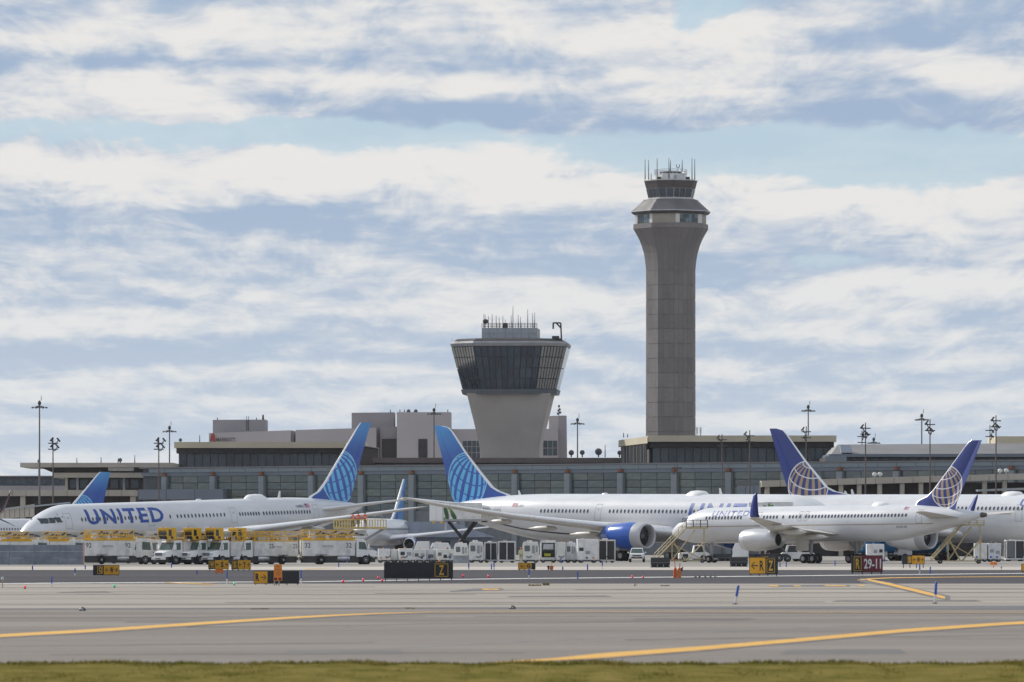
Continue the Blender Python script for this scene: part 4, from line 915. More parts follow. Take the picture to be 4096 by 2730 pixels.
# ---- airliner 1: left, nose to the left and towards us, blue globe fin
p = Plane('twin_jet_airliner', 'white twin-jet airliner at left behind the yellow trucks, light blue globe on its fin', 61.4, 2.52, 2.72, 4.02, 88, 690, 180 + 49.3, 1.55, 7.6, 17.5, .85, 1.25)
line1 = [p.loc(a, b, 2.2) for a, b in ((1000, 2146), (1150, 2132), (1230, 2116), (1310, 2092), (1384, 2071))]
lx = [(0, -2.4), (-30, -2.45)] + line1[1:] + [(-61.4, line1[-1][1] + .6)]
p.body(fuselage_mat('livery_left_airliner', lx))
p.strip(line1, .16, 1, M_UBLUE, 'cheatline')
xa, xb, z0, z1 = text_box(p, 1, 347, 655, 2031, 2096)
p.wrap_text('UNITED', M_UBLUE, 1, xa, xb, z0 + .22, z1 - .25, bold=.03, space=1.2)
zw = p.loc(800, 2063, 2.5)[1]
for a, b, n in ((330, 560, 17), (683, 684, 1), (712, 900, 14), (962, 1038, 8), (1057, 1247, 17)):
    x0, x1 = p.loc(a, 2063, 2.5)[0], p.loc(b, 2063, 2.5)[0]; p.windows([lerp(x0, x1, i / max(1, n - 1)) for i in range(n)], zw, 1, .30, .52)
for px in (278, 606, 938, 1275): x = p.loc(px, 2063, 2.5)[0]; p.door(x, zw - 1.1, zw + .85, 1)
for i, (x0, x1) in enumerate(((-2.15, -3.05), (-3.12, -3.9), (-3.97, -4.7))): p.patch(x0, x1, .48 + .04 * i, 1.12 + .04 * i, 1, M_COCKPIT, 'cockpit_window', skew=-.25 if i < 2 else .1)
for side in (-1,): p.patch(-2.15, -3.9, .5, 1.12, side, M_COCKPIT, 'cockpit_window')
p.wrap_text('N68061', mat('registration_dark', (.10, .10, .16), .5, var=0), 1, *text_box(p, 1, 1192, 1226, 2020, 2030), name='registration', bold=.0)
p.flag(p.loc(1231, 2025, 2.4)[0], p.loc(1231, 2031, 2.4)[1], 1)
sx, sz = p.loc(240, 2074, 2.05); 
st_ = MB()
for i in range(5): a = 2 * math.pi * i / 5 + .3; q = p.surf(sx + .45 * math.cos(a), sz + .45 * math.sin(a), 1, .02); st_.add([p.surf(sx + .45 * math.cos(a) + .16 * math.cos(a + c), sz + .45 * math.sin(a) + .16 * math.sin(a + c), 1, .02) for c in (0, 2.1, 4.2)], [(0, 1, 2)])
st_.build('emblem', M_SEAM, p.t)
cx, cz = p.loc(1355, 1908, 0); zt = p.loc(1460, 1692, 0)[1]
p.fin([(2040, 1222, 1394), (1985, 1236, 1404), (1965, 1268, 1410), (1930, 1295, 1419), (1850, 1343, 1440), (1750, 1404, 1467), (1700, 1434, 1481), (1691, 1442, 1483)], tail_mat('fin_blue_globe_left', cx, cz + p.z0, 3.5, True, zt + p.z0, zt + p.z0 - 4.2))
for side in (1, -1):
    p.wing(side, [(1.5, 27.6, -1.75, 12.0, .13), (3.0, 29.0, -1.6, 10.8, .125), (8.6, 32.6, -.95, 7.4, .115), (18, 38.6, .35, 4.4, .10), (24, 42.2, 1.2, 2.7, .09), (26, 44.2, 1.5, .9, .06)], fair=((5.6, 37.2, -1.75, 5), (10.5, 38.4, -1.15, 4.6), (15.5, 40.2, -.45, 4)))
    p.wing(side, stab_secs(.6, 51.0, .95, 6.2, 9.4, 6.6, 1.1, 2.2), name='stabiliser')
    p.engine(side, 7.9, 26.0, -2.25, 1.32, 5.2, WHITE, SILVER, pyl=1.5)
    p.gear(34.0, 4.6, side, -1.2, .58)
p.gear(7.0, 0, 1, -1.8, .46, 1, name='nose_gear')
p.dome(p.loc(1021, 1990, 0)[0], 4.6, 1.1, .55); p.blade(p.loc(1110, 1985, 0)[0], .9); p.dome(p.loc(795, 2000, 0)[0], 1.2, .3, .15)
P767 = p

# ---- airliner 2: centre, nose to the right and towards us, blue engines
p = Plane('wide_body_airliner', 'long white wide-body airliner in the centre with big blue engines and blue globe fin', 68.3, 2.88, 2.98, 5.02, 3380, 677, -45, .4, 8.6, 20.5, 1.05, 1.2)
line2 = [p.loc(a, b, -2.4) for a, b in ((1960, 2090), (2000, 2098), (2085, 2116), (2170, 2127.6), (2255, 2136), (2361, 2138), (2470, 2130))]
p.body(fuselage_mat('livery_centre_airliner', [(-68.3, line2[0][1] + 1.0)] + [q for q in line2] + [(-25, -2.3), (0, -2.4)]))
p.strip(line2, .17, -1, mat('swoosh_dark', (.03, .03, .06), .4, var=0), 'cheatline')
xa, xb, z0, z1 = text_box(p, -1, 2757, 3105, 2013, 2094)
p.wrap_text('UNITED', M_UBLUE, -1, xa, xb, z0 + .2, z1 - .02, bold=.03, space=1.2)
zw = p.loc(2500, 2046, -2.8)[1]
for a, b, n in ((2163, 2350, 14), (2438, 2742, 21), (2775, 3080, 20)):
    x0, x1 = p.loc(a, 2046, -2.8)[0], p.loc(b, 2046, -2.8)[0]; p.windows([lerp(x0, x1, i / (n - 1)) for i in range(n)], zw, -1, .30, .50)
for px in (1978, 2391): x = p.loc(px, 2046, -2.8)[0]; p.door(x, zw - 1.15, zw + .9, -1)
p.wrap_text('N12021', mat('registration_dark', (.10, .10, .16), .5, var=0), -1, *text_box(p, -1, 2056, 2088, 2018, 2029), name='registration', bold=.0)
p.wrap_text('DREAM)LINER', mat('title_grey', (.24, .24, .27), .5, var=0), -1, *text_box(p, -1, 2030, 2112, 2072, 2083, .85), name='title', bold=-.01)
p.flag(p.loc(2042, 2025, -2.6)[0], p.loc(2042, 2028, -2.6)[1], -1)
for i, (x0, x1) in enumerate(((-2.6, -3.7), (-3.8, -5.0))):
    for side in (-1, 1): p.patch(x0, x1, .55, 1.25, side, M_COCKPIT, 'cockpit_window', skew=-.3)
cx, cz = p.loc(1873, 1922, 0); zt = p.loc(1760, 1705, 0)[1]
p.fin([(2045, 2062, 1826), (1980, 2042, 1806), (1966, 2003, 1803), (1950, 1976, 1799), (1880, 1919, 1781), (1815, 1869, 1765), (1730, 1813, 1744), (1712, 1797, 1739), (1704, 1770, 1737)], tail_mat('fin_blue_globe_centre', cx, cz + p.z0, 3.6, True, zt + p.z0, zt + p.z0 - 5.0))
BLUE_COWL = mat('engine_blue', (.014, .095, .45), .22, var=.06, coat=.5)
for side in (1, -1):
    p.wing(side, [(1.8, 23.6, -1.85, 13.2, .13), (3.2, 24.9, -1.7, 11.8, .125), (9.5, 29.5, -1.0, 8.0, .11), (19, 36.4, .25, 4.9, .10), (26, 41.3, 1.5, 2.9, .09), (29.2, 43.9, 2.25, 1.4, .07), (30, 45.3, 2.45, .4, .05)], fair=((6.0, 34.5, -2.0, 5.5), (12, 36.2, -1.3, 5.0), (17.5, 38.5, -.5, 4.4)))
    p.wing(side, stab_secs(.7, 57.0, 1.0, 6.6, 9.9, 7.0, 1.3, 2.3), name='stabiliser')
    p.engine(side, 9.7, 23.2, -2.15, 1.68, 6.8, BLUE_COWL, mat('inlet_grey', (.50, .50, .52), .35, metal=.3, var=.06), lip=1.55, pyl=1.55)
    p.gear(32.5, 4.9, side, -1.2, .66)
    p.gear_door(32.4, 4.2, side, -4.2, -2.4, 2.6)
p.gear(7.5, 0, 1, -1.9, .5, 1, name='nose_gear')
p.dome(p.loc(2790, 1977, 0)[0], 4.4, 1.2, .45); p.blade(p.loc(2890, 1977, 0)[0], .8); p.dome(p.loc(2420, 1974, 0)[0], 1.2, .3, .15); p.blade(p.loc(2085, 1977, 0)[0], .6)
P787 = p

# ---- airliner 3: right front, nose to the left and away from us, gold globe fin, upright winglets
p = Plane('narrow_body_airliner', 'white narrow-body airliner at right front with gold globe fin and upright blue winglet', 47.3, 1.9, 2.03, 4.18, 2697, 649, 180 - 46.6, .45, 6.6, 14.5, .75, .75)
zl = p.loc(3300, 2101, 1.85)[1]
p.body(fuselage_mat('livery_right_airliner', [(-47.3, zl + .001), (-25, zl), (0, zl - .001)]))
p.strip([(-2.0, zl), (-20, zl), (-41, zl)], .07, 1, mat('gold_line', (.36, .22, .10), .5, var=0), 'cheatline')
xa, xb, z0, z1 = text_box(p, 1, 2842, 2990, 2043, 2064)
p.wrap_text('UNITED', M_UBLUE, 1, xa, xb, z0 - .02, z1 - .06, bold=.025, space=1.25)
zw = p.loc(3300, 2066, 1.88)[1]
for a, b, n in ((2822, 2960, 12), (3052, 3104, 5), (3129, 3130, 1), (3155, 3182, 3), (3197, 3198, 1), (3220, 3616, 31)):
    x0, x1 = p.loc(a, 2066, 1.88)[0], p.loc(b, 2066, 1.88)[0]; p.windows([lerp(x0, x1, i / max(1, n - 1)) for i in range(n)], zw, 1, .28, .40)
for px, w in ((2775, .9), (3665, .8), (3030, .8), (3197, .55), (3220, .55)):
    x = p.loc(px, 2066, 1.88)[0]; p.door(x, zw - (.9 if w > .6 else .5), zw + .6, 1, w)
p.wrap_text('N14118', mat('registration_navy', (.08, .08, .18), .5, var=0), 1, *text_box(p, 1, 3584, 3622, 2104, 2113), name='registration', bold=.0)
p.flag(p.loc(3600, 2036, 1.8)[0], p.loc(3600, 2040, 1.8)[1], 1, .6, .34)
for i, (x0, x1) in enumerate(((-1.5, -2.2), (-2.28, -2.95), (-3.02, -3.6))): p.patch(x0, x1, .32 + .04 * i, .86 + .04 * i, 1, M_COCKPIT, 'cockpit_window', skew=-.2)
cx, cz = p.loc(3793, 1948, 0); zt = p.loc(3900, 1765, 0)[1]
p.fin([(2040, 3650, 3836), (2004, 3668, 3844), (1986, 3706, 3851), (1959, 3733, 3860), (1866, 3802, 3894), (1790, 3858, 3921), (1769, 3874, 3929), (1762, 3886, 3931)], tail_mat('fin_gold_globe_right', cx, cz + p.z0, 2.35, False, 1, 0), hinge=.26, deflect=.34)
M_OLDNAVY = mat('old_navy', OLDNAVY, .35, var=.05)
for side in (1, -1):
    p.wing(side, [(1.1, 18.2, -1.25, 9.2, .13), (2.2, 19.0, -1.2, 8.2, .125), (6.4, 21.4, -.75, 5.4, .115), (12, 25.0, -.05, 3.6, .10), (16.6, 28.2, .50, 1.7, .09), (17.0, 28.5, .58, 1.5, .08)], fair=((4.4, 24.6, -1.5, 3.8), (8.2, 25.4, -.95, 3.4), (12, 27.0, -.35, 2.8)))
    wl = [(16.9, 28.6, .62, 1.4), (17.25, 28.9, 1.0, 1.25), (17.5, 29.3, 1.8, 1.0), (17.75, 29.9, 2.9, .6), (17.8, 30.3, 3.25, .2)]
    MB().loft([[(-st, side * (y + .06), p.z0 + z), (-st - c * .5, side * (y + .1), p.z0 + z), (-st - c, side * y, p.z0 + z), (-st - c * .5, side * (y - .06), p.z0 + z)] for y, st, z, c in wl]).build('winglet', M_OLDNAVY, p.t, smooth=True)
    p.wing(side, stab_secs(.4, 39.6, .45, 4.6, 7.4, 4.4, .65, 1.6), name='stabiliser')
    p.engine(side, 6.5, 17.6, -1.75, 1.22, 5.4, mat('nacelle_silver', (.60, .60, .61), .3, metal=.45, var=.1), SILVER, lip=.8, pyl=1.3, cone=False)
    p.gear(25.0, 3.66, side, -1.0, .52)
    p.gear_door(24.3, 4.3, side, -3.0, -1.4, 1.9)
p.gear(6.0, 0, 1, -1.4, .42, 1, name='nose_gear')
p.dome(p.loc(3525, 2010, 0)[0], 3.0, .8, .35); 
zc, b_, a_ = p.fus(47.0); MB().lathe([(-47.0, .3), (-47.6, .22), (-47.62, .02)], 'x', (0, 0, p.z0 + zc), 14).build('power_unit_exhaust', M_HOT, p.t)
P757 = p

# ---- airliner 4: behind at right, only its tail half in the frame
p = Plane('wide_body_airliner', 'white wide-body airliner behind at right, gold globe on its fin, nose out of frame', 62.8, 2.88, 2.98, 5.1, 4470, 686, -43, .3, 8.6, 20.5, 1.05, 1.2)
zl = p.loc(4060, 2056, -2.7)[1]
p.body(fuselage_mat('livery_rear_airliner', [(-62.8, zl + .6), (-45, zl + .001), (-25, zl), (0, zl - .001)]))
p.strip([(-14, zl), (-38, zl)], .09, -1, mat('gold_line', (.36, .22, .10), .5, var=0), 'cheatline')
x, z = p.loc(4072, 2012, -2.7); p.wrap_text('UNITED', M_UBLUE, -1, x, x + 9, z - .45, z + .45, bold=.01, space=1.25)
zw = p.loc(3950, 2034, -2.8)[1]; x0 = p.loc(3640, 2034, -2.8)[0]; p.windows([x0 + .62 * i for i in range(34)], zw, -1, .30, .48)
p.door(p.loc(4075, 2034, -2.8)[0], zw - 1.6, zw + .5, -1)
cx, cz = p.loc(3235, 1950, 0)
p.fin([(2045, 3432, 3174), (1980, 3408, 3156), (1967, 3346, 3152), (1950, 3313, 3148), (1843, 3224, 3116), (1740, 3150, 3086), (1723, 3135, 3081), (1715, 3108, 3078)], tail_mat('fin_gold_globe_rear', cx, cz + p.z0, 3.4, False, 1, 0))
for side in (1, -1):
    p.wing(side, [(1.8, 21.6, -1.85, 13.2, .13), (3.2, 22.9, -1.7, 11.8, .125), (9.5, 27.5, -1.0, 8.0, .11), (19, 34.4, .25, 4.9, .10), (26, 39.3, 1.2, 2.9, .09), (30, 43.3, 1.7, .4, .05)], fair=((6.0, 32.5, -2.0, 5.5), (12, 34.2, -1.3, 5.0)))
    p.wing(side, stab_secs(.7, 51.5, 1.0, 6.6, 9.9, 7.0, 1.3, 2.3), name='stabiliser')
    p.engine(side, 9.7, 21.0, -2.25, 1.66, 6.4, WHITE, mat('inlet_grey', (.50, .50, .52), .35, metal=.3, var=.06), lip=1.4, pyl=1.55)
    p.gear(30.0, 4.9, side, -1.2, .66)
p.dome(p.loc(4050, 1968, 0)[0], 4.4, 1.2, .4); p.blade(p.loc(3391, 1975, 0)[0], .5); p.blade(p.loc(3418, 1974, 0)[0], .7)

# ---- smaller jets behind
def small_jet(label, nose, D, head, fin_rows, globe, R, new, z0=3.75, wing_m=None, wl_m=None, split=False):
    p = Plane('small_jet', label, 39.5, 1.88, 2.0, z0, nose, D, head, 0.0, 5.6, 13.0, .6, .8)
    p.body(fuselage_mat('livery_' + str(nose), [(-39.5, -1.2), (-20, -1.25), (0, -1.25)]))
    if fin_rows:
        cx, cz = p.loc(globe[0], globe[1], 0); zt = p.loc(*fin_rows[-1][1::-1], 0)[1]
        p.fin(fin_rows, tail_mat('fin_small_' + str(nose), cx, cz + p.z0, R, new, zt + p.z0, zt + p.z0 - 3.5))
    for side in (1, -1):
        p.wing(side, [(1.2, 13.6, -1.0, 7.8, .13), (5, 16.2, -.6, 5.0, .12), (16.8, 23.0, .95, 1.6, .10)], m=wing_m)
        wl = [(16.7, 23.0, .95, 1.6), (17.2, 23.6, 1.5, 1.2), (17.6, 24.8, 3.0, .5), (17.65, 25.2, 3.4, .15)]
        MB().loft([[(-st, side * (y + .05), p.z0 + z), (-st - c * .5, side * (y + .08), p.z0 + z), (-st - c, side * y, p.z0 + z), (-st - c * .5, side * (y - .05), p.z0 + z)] for y, st, z, c in wl]).build('winglet', wl_m or BLUEP, p.t, smooth=True)
        if split: MB().loft([[(-st, side * (y + .05), p.z0 + z), (-st - c * .5, side * (y + .08), p.z0 + z), (-st - c, side * y, p.z0 + z), (-st - c * .5, side * (y - .05), p.z0 + z)] for y, st, z, c in [(16.7, 23.0, .95, 1.5), (17.3, 23.9, .6, 1.0), (18.0, 25.2, .1, .2)]]).build('lower_winglet', wl_m or BLUEP, p.t, smooth=True)
        p.wing(side, stab_secs(.4, 33.6, .7, 3.9, 7.1, 4.0, .7, 1.4), name='stabiliser')
        p.engine(side, 4.9, 12.2, -1.75, .95, 3.6, mat('engine_navy', (.03, .06, .30), .3), SILVER, lip=.5, pyl=1.0)
        p.gear(19.5, 2.9, side, -.8, .52, 1)
    p.gear(4.5, 0, 1, -1.2, .36, 1, name='nose_gear')
    zw = .45; p.windows([-6 - .55 * i for i in range(44)], zw, 1, .26, .38); p.windows([-6 - .55 * i for i in range(44)], zw, -1, .26, .38)
    return p
small_jet('small white jet behind the left airliner, only its blue fin showing over it', -330, 835, 180 + 47, [(2110, 205, 392), (2060, 250, 403), (2000, 303, 416), (1950, 346, 427), (1900, 388, 439), (1889, 399, 441)], (322, 2048), 2.6, True)
small_jet('small white jet head-on behind the service platform, narrow blue fin in the middle', 1440, 833, 180 + 80, [(2112, 1535, 1612), (2094, 1552, 1613), (2070, 1568, 1614), (2044, 1578, 1616), (2009, 1588, 1618), (1950, 1604, 1622), (1917, 1613, 1625)], (1597, 2040), 2.6, True)
small_jet('jet off the left edge showing only a dark plum split winglet', -1141, 501.6, 252.5, None, None, 2.4, True, wl_m=mat('plum_paint', (.055, .025, .05), .4, var=.05), split=True)
# ------------------------------------------------------------------ vehicles and ground equipment
DGREY = mat('number_grey', (.10, .105, .12), .6, var=0)
TRIM = mat('grey_plastic', (.16, .165, .18), .6, var=.1)
AMBER = mat('amber_lens', (.75, .25, .03), .3, var=0)
LAMPG = mat('headlamp_glass', (.55, .58, .62), .1, var=.1)
WINDSH = mat('windscreen', (.07, .11, .10), .08, var=.3, scale=1.5, spec=.7)
HUB = mat('wheel_hub', (.42, .46, .50), .4, metal=.3, var=.15)
def wheel(parent, x, y, r, w=.3, dual=False, hub=HUB):
    s = 1 if y > 0 else -1; ww = w * (1.9 if dual else 1)
    o = MB().lathe([(-ww / 2, r * .5), (-ww / 2, r * .9), (-ww * .32, r), (ww * .32, r), (ww / 2, r * .9), (ww / 2, r * .5)], 'y', (x, y, r), 22).build('wheel', BLACK, parent, smooth=True)
    MB().lathe([(0, r * .58), (s * .03, r * .52), (-s * .05, r * .3), (s * .06, r * .22), (s * .07, .02)], 'y', (x, y + s * ww / 2 * .9, r), 16).build('rim', hub, o)
def glued_text(parent, s, m, h, x, y, z, rz, name='number', bold=.01, w=None):
    me = txt_mesh(name, s, m, 1, bold, 0, 1, 0, fit=(w, h)); o = link(name, me, parent, (x, y, z)); o.rotation_euler = (0, 0, rz); return o
def deicer(label, px, D, heading, num, coe=False, cabin=True, plate=None, grp='de-icing trucks', tilt=0):
    t = thing('deicing_truck', label, 'truck', (Xp(px, D), D, 0), R_(heading), grp)
    MB().box(-4.5, 3.6, -.45, .45, .5, .82).box(-4.55, -4.3, -1.1, 1.1, .45, .75).box(-4.4, 1.9, -.98, .98, .16, .84).box(1.9, 3.9, -.8, .8, .22, .7).build('chassis', DARK, t)  # frame, plus wide low dark boxes added to give the shade underneath
    for y in (-1, 1):
        wheel(t, 2.75 if not coe else 2.9, y * .98, .47); wheel(t, -2.4, y * .9, .47, dual=True)
        MB().lathe([(-.75, .02), (-.7, .27), (.7, .27), (.75, .02)], 'x', (.2, y * .9, .62), 16).build('fuel_tank', mat('polished_tank', (.55, .56, .58), .3, metal=.6, var=.1), t, smooth=True)
        MB().box(-3.05, -1.75, y * .9 - .38, y * .9 + .38, .96, 1.0).build('mudguard', DARK, t)
    # insulated tank body in three panelled bays
    body = MB().box(-4.5, 1.5, -1.12, 1.12, .86, 2.42).build('tank_body', WHITE_DIRTY, t, bevel=.05)
    for y in (-1, 1):
        for i in range(3):
            x0, x1 = lerp(-4.45, 1.45, i / 3), lerp(-4.45, 1.45, (i + 1) / 3)
            MB().box(x0 + .03, x1 - .03, y * 1.12 - .02, y * 1.12 + .02, .92, 2.36).build('side_panel', WHITE_DIRTY, body)
        MB().box(.55, .95, y * 1.145 - .012, y * 1.145 + .012, 1.15, 1.55).build('hatch', LGREY, body)
        rz = 0 if y < 0 else math.pi; f = 1 if y < 0 else -1
        if num:
            glued_text(t, num, DGREY, .5, .75 * f + (-.3 * f), y * 1.155, 1.68, rz)
            glued_text(t, num, DGREY, .5, (-4.3 if y < 0 else -3.7), y * 1.155, 1.68, rz)
            glued_text(t, 'AEROMAG', mat('logo_grey', (.26, .26, .30), .6, var=0), .2, (-2.3 if y < 0 else -.9), y * 1.155, 1.75, rz, 'logo', .0)
    ld = MB()
    for y in (-.2, .2): ld.tube((-4.6, y - .6, .6), (-4.6, y - .6, 3.1), .035, n=5)
    for i in range(7): ld.tube((-4.6, -.8, .8 + i * .28), (-4.6, -.4, .8 + i * .28), .03, n=5)
    ld.build('ladder', CREAMY, t)
    if coe:
        cab = MB().prism([(1.75, .7), (3.75, .7), (3.85, 1.45), (3.62, 2.5), (3.4, 2.62), (1.8, 2.62)], -1.1, 1.1).build('cab', WHITE_DIRTY, t, bevel=.08)
        MB().prism([(3.87, 1.5), (3.9, 1.5), (3.69, 2.42), (3.66, 2.42)], -.98, .98).build('windscreen', WINDSH, cab)
        for y in (-1, 1): MB().prism([(2.5, 1.5), (3.55, 1.45), (3.45, 2.25), (2.5, 2.3)], y * 1.1 - .02, y * 1.1 + .02).build('side_window', WINDSH, cab)
        MB().box(3.8, 3.92, -.75, .75, .85, 1.3).build('grille', TRIM, cab); bump_x = 3.95
    else:
        cab = MB().prism([(1.65, .75), (3.05, .75), (3.1, 1.52), (2.78, 2.35), (2.55, 2.55), (1.7, 2.55)], -1.02, 1.02).build('cab', WHITE, t, bevel=.07)
        MB().loft([[(3.05, -.95, .8), (3.05, .95, .8), (3.05, .9, 1.5), (3.05, -.9, 1.5)], [(3.7, -.92, .78), (3.7, .92, .78), (3.7, .8, 1.42), (3.7, -.8, 1.42)], [(4.15, -.86, .78), (4.15, .86, .78), (4.13, .66, 1.26), (4.13, -.66, 1.26)]]).build('hood', WHITE, t, bevel=.06)
        MB().prism([(3.13, 1.56), (3.16, 1.56), (2.84, 2.32), (2.8, 2.32)], -.92, .92).build('windscreen', WINDSH, cab)
        for y in (-1, 1):
            MB().prism([(1.95, 1.55), (2.92, 1.5), (2.66, 2.25), (1.95, 2.3)], y * 1.02 - .02, y * 1.02 + .02).build('side_window', WINDSH, cab)
            MB().box(2.95, 3.1, y * 1.3 - .12, y * 1.3 + .12, 1.55, 2.1).build('mirror', SILVER, cab)
            MB().lathe([(0, .62), (.1, .64)], 'y', (2.75, y * .93 - .05, .52), 20).build('wheel_arch', BLACK, t)
            MB().box(4.02, 4.17, y * .7 - .17, y * .7 + .17, .98, 1.18).build('headlight', LAMPG, t, bevel=.04)
        MB().box(4.12, 4.2, -.48, .48, .92, 1.24).build('grille', TRIM, t); bump_x = 4.22
    MB().box(bump_x - .12, bump_x + .06, -1.02, 1.02, .5, .76).build('bumper', WHITE_DIRTY, t, bevel=.05)
    MB().box(bump_x + .05, bump_x + .08, -.35, .35, .55, .68).build('number_plate', TRIM, t)
    # yellow handrails round the tank top
    rl = MB(); zt_ = 2.42
    rl.box(-4.5, 1.5, -1.13, -1.03, zt_, zt_ + .12).box(-4.5, 1.5, 1.03, 1.13, zt_, zt_ + .12)
    for y in (-1.08, 1.08):
        for z in (zt_ + .55, zt_ + 1.05): rl.tube((-4.5, y, z), (1.5, y, z), .045, n=5)
        for i in range(8): x = lerp(-4.45, 1.45, i / 7); rl.tube((x, y, zt_), (x, y, zt_ + 1.05), .045, n=5)
    for y in (-1.08, 1.08):
        for i in range(7): x = lerp(-4.45, 1.45, i / 7); rl.tube((x, y, zt_ + (.1 if i % 2 else 1.05)), (x + .84, y, zt_ + (1.05 if i % 2 else .1)), .028, n=4)
    for i in range(5): x = lerp(-4.2, 1.2, i / 4); rl.tube((x, -1.08, zt_ + 1.05), (x, 1.08, zt_ + 1.05), .035, n=4)
    rl.box(-4.5, 1.5, -.5, -.42, zt_ + .02, zt_ + .3).build('handrail', YELLOW, t)
    # turret and folded boom
    tu = MB().lathe([(0, .6), (.25, .55), (.7, .4), (.8, .4)], 'z', (-3.2, 0, zt_), 16).build('turret', LGREY, t, smooth=True)
    bm_ = MB(); bm_.box(-3.6, 3.0, -.26, .26, zt_ + .72, zt_ + 1.08).box(-2.4, 3.2, -.18, .18, zt_ + .45, zt_ + .7); bm_.tube((-3.2, .3, zt_ + .3), (-.8, .3, zt_ + .75), .09, n=8)
    bo = bm_.build('boom', mat('boom_grey', (.48, .47, .44), .45, var=.2, scale=1.5), t, bevel=.03)
    hs = MB()
    for i in range(9): x = -2.8 + i * .62; hs.tube((x, -.3, zt_ + .62 + .12 * (i % 2)), (x + .5, -.32, zt_ + .95 - .2 * (i % 3)), .07, n=6)
    hs.build('hose', DARK, bo); MB().box(-.5, .6, .2, .6, zt_ + .1, zt_ + .5).build('pump_box', LGREY, t, bevel=.04); MB().lathe([(0, .25), (.5, .25), (.6, .1)], 'z', (-1.6, -.5, zt_), 12).build('tank_lid', SILVER, t)
    if cabin:
        zt_ += .14; n0_ = len(t.children)
        cb = MB().prism([(3.05, zt_ + .05), (4.1, zt_ + .05), (4.35, zt_ + .45), (4.35, zt_ + 1.3), (3.05, zt_ + 1.3)], -.75, .75).build('operator_cabin', YELLOW, t, bevel=.05)
        MB().prism([(4.36, zt_ + .5), (4.38, zt_ + .5), (4.38, zt_ + .85), (4.36, zt_ + .85)], -.6, .6).build('front_window', GLASS, cb)
        MB().prism([(4.14, zt_ + .1), (4.17, zt_ + .1), (4.37, zt_ + .43), (4.34, zt_ + .43)], -.55, .55).build('lower_window', GLASS, cb)
        for y in (-1, 1):
            MB().prism([(3.75, zt_ + .45), (4.2, zt_ + .45), (4.2, zt_ + 1.1), (3.8, zt_ + 1.1)], y * .75 - .012, y * .75 + .012).build('side_window', GLASS, cb)
            MB().prism([(3.5, zt_ + .12), (3.85, zt_ + .12), (3.95, zt_ + .4), (3.5, zt_ + .4)], y * .75 - .012, y * .75 + .012).build('side_window', GLASS, cb)
        for i in range(6): MB().prism([(-.6 + i * .2, zt_ + .88), (-.5 + i * .2, zt_ + .88), (-.42 + i * .2, zt_ + 1.02), (-.52 + i * .2, zt_ + 1.02)], 4.355, 4.37, axis='x').build('hazard_stripe', BLACK, cb)
        MB().lathe([(0, .06), (.08, .06), (.12, .02)], 'z', (4.25, 0, zt_ + 1.3), 10).build('beacon', mat('red_lens', (.6, .04, .02), .3, var=0), cb)
        MB().box(4.36, 4.39, -.25, .35, zt_ - .12, zt_ + .12).build('number_board', WHITE_DIRTY, cb)
        if plate: me = txt_mesh('number', plate, DGREY, 1, .01, 0, fit=(None, .16)); o = link('number', me, cb, (4.396, -.1, zt_ - .08)); o.rotation_euler = (0, 0, math.pi / 2)
        MB().tube((4.1, -.75, zt_ + .6), (4.1, -1.15, zt_ + .6), .06).tube((4.1, -1.15, zt_ + .6), (4.4, -1.2, zt_ + .65), .09, .05).build('nozzle', DARK, cb)
        cb.location.x = -.75
    return t
DT = 600
deicer('white de-icing truck numbered 92 parked side-on at left beside the grey fence', 486, DT + 2, 4, '92', coe=True, cabin=False).scale = (.87, 1, 1.04)
deicer('white cab-over de-icing truck squeezed behind truck 92, dark windscreen', 668, DT + 8, 228, '', coe=True, cabin=False)
deicer('white de-icing truck with yellow cabin, leftmost of the four angled trucks', 748, DT, 228, '', plate='1')
deicer('white de-icing truck with yellow cabin, second of the four angled trucks', 848, DT + 1, 228, '', plate='2')
deicer('white de-icing truck with yellow cabin, third of the four angled trucks, behind the W sign', 936, DT + 1, 228, '', plate='23')
deicer('white de-icing truck numbered 25 angled to the left, rightmost of the four', 1036, DT + 3, 222, '25')
deicer('white de-icing truck numbered 32 parked side-on with its cab to the right', 1361, DT + 2, 12, '32', cabin=False).scale = (.93, 1, 1.04)
deicer('de-icing truck half hidden behind truck 92, only its yellow rails showing', 600, DT + 29, 6, '', coe=True, cabin=False)
deicer('de-icing truck behind the grey fence, yellow rails at the left edge', 60, DT + 14, 4, '', coe=True, cabin=False)
deicer('de-icing truck behind the middle of the grey fence, between two others', 210, DT + 19, 4, '', coe=True, cabin=False)
deicer('de-icing truck behind the right end of the grey fence, yellow rails over truck 92', 350, DT + 24, 4, '', coe=True, cabin=False)
# grey blast fence of separate sheets
D = 588
bf_ = thing('blast_fence', 'low grey galvanised blast fence at the left edge in front of the yellow rails', 'fence', (Xp(150, D), D, 0)); ox = bf_.location.x
FENCE = [mat('fence_sheet_%d' % i, c, .55, metal=.2, var=.22, scale=.9) for i, c in enumerate(((.23, .26, .31), (.205, .235, .285), (.25, .28, .32)))]
for i in range(5):
    a, b = lerp(-160, 335, i / 5), lerp(-160, 335, (i + 1) / 5)
    for j in range(3):
        z0, z1 = lerp(.02, Zp(2180, D), j / 3), lerp(.02, Zp(2180, D), (j + 1) / 3)
        MB().box(Xp(a, D) - ox + .015, Xp(b, D) - ox - .015, 0, .06, z0 + .01, z1 - .01).build('sheet', rr.choice(FENCE), bf_)
    MB().box(Xp(b, D) - ox - .06, Xp(b, D) - ox + .06, .07, .3, 0, Zp(2178, D)).build('post', STEEL, bf_)
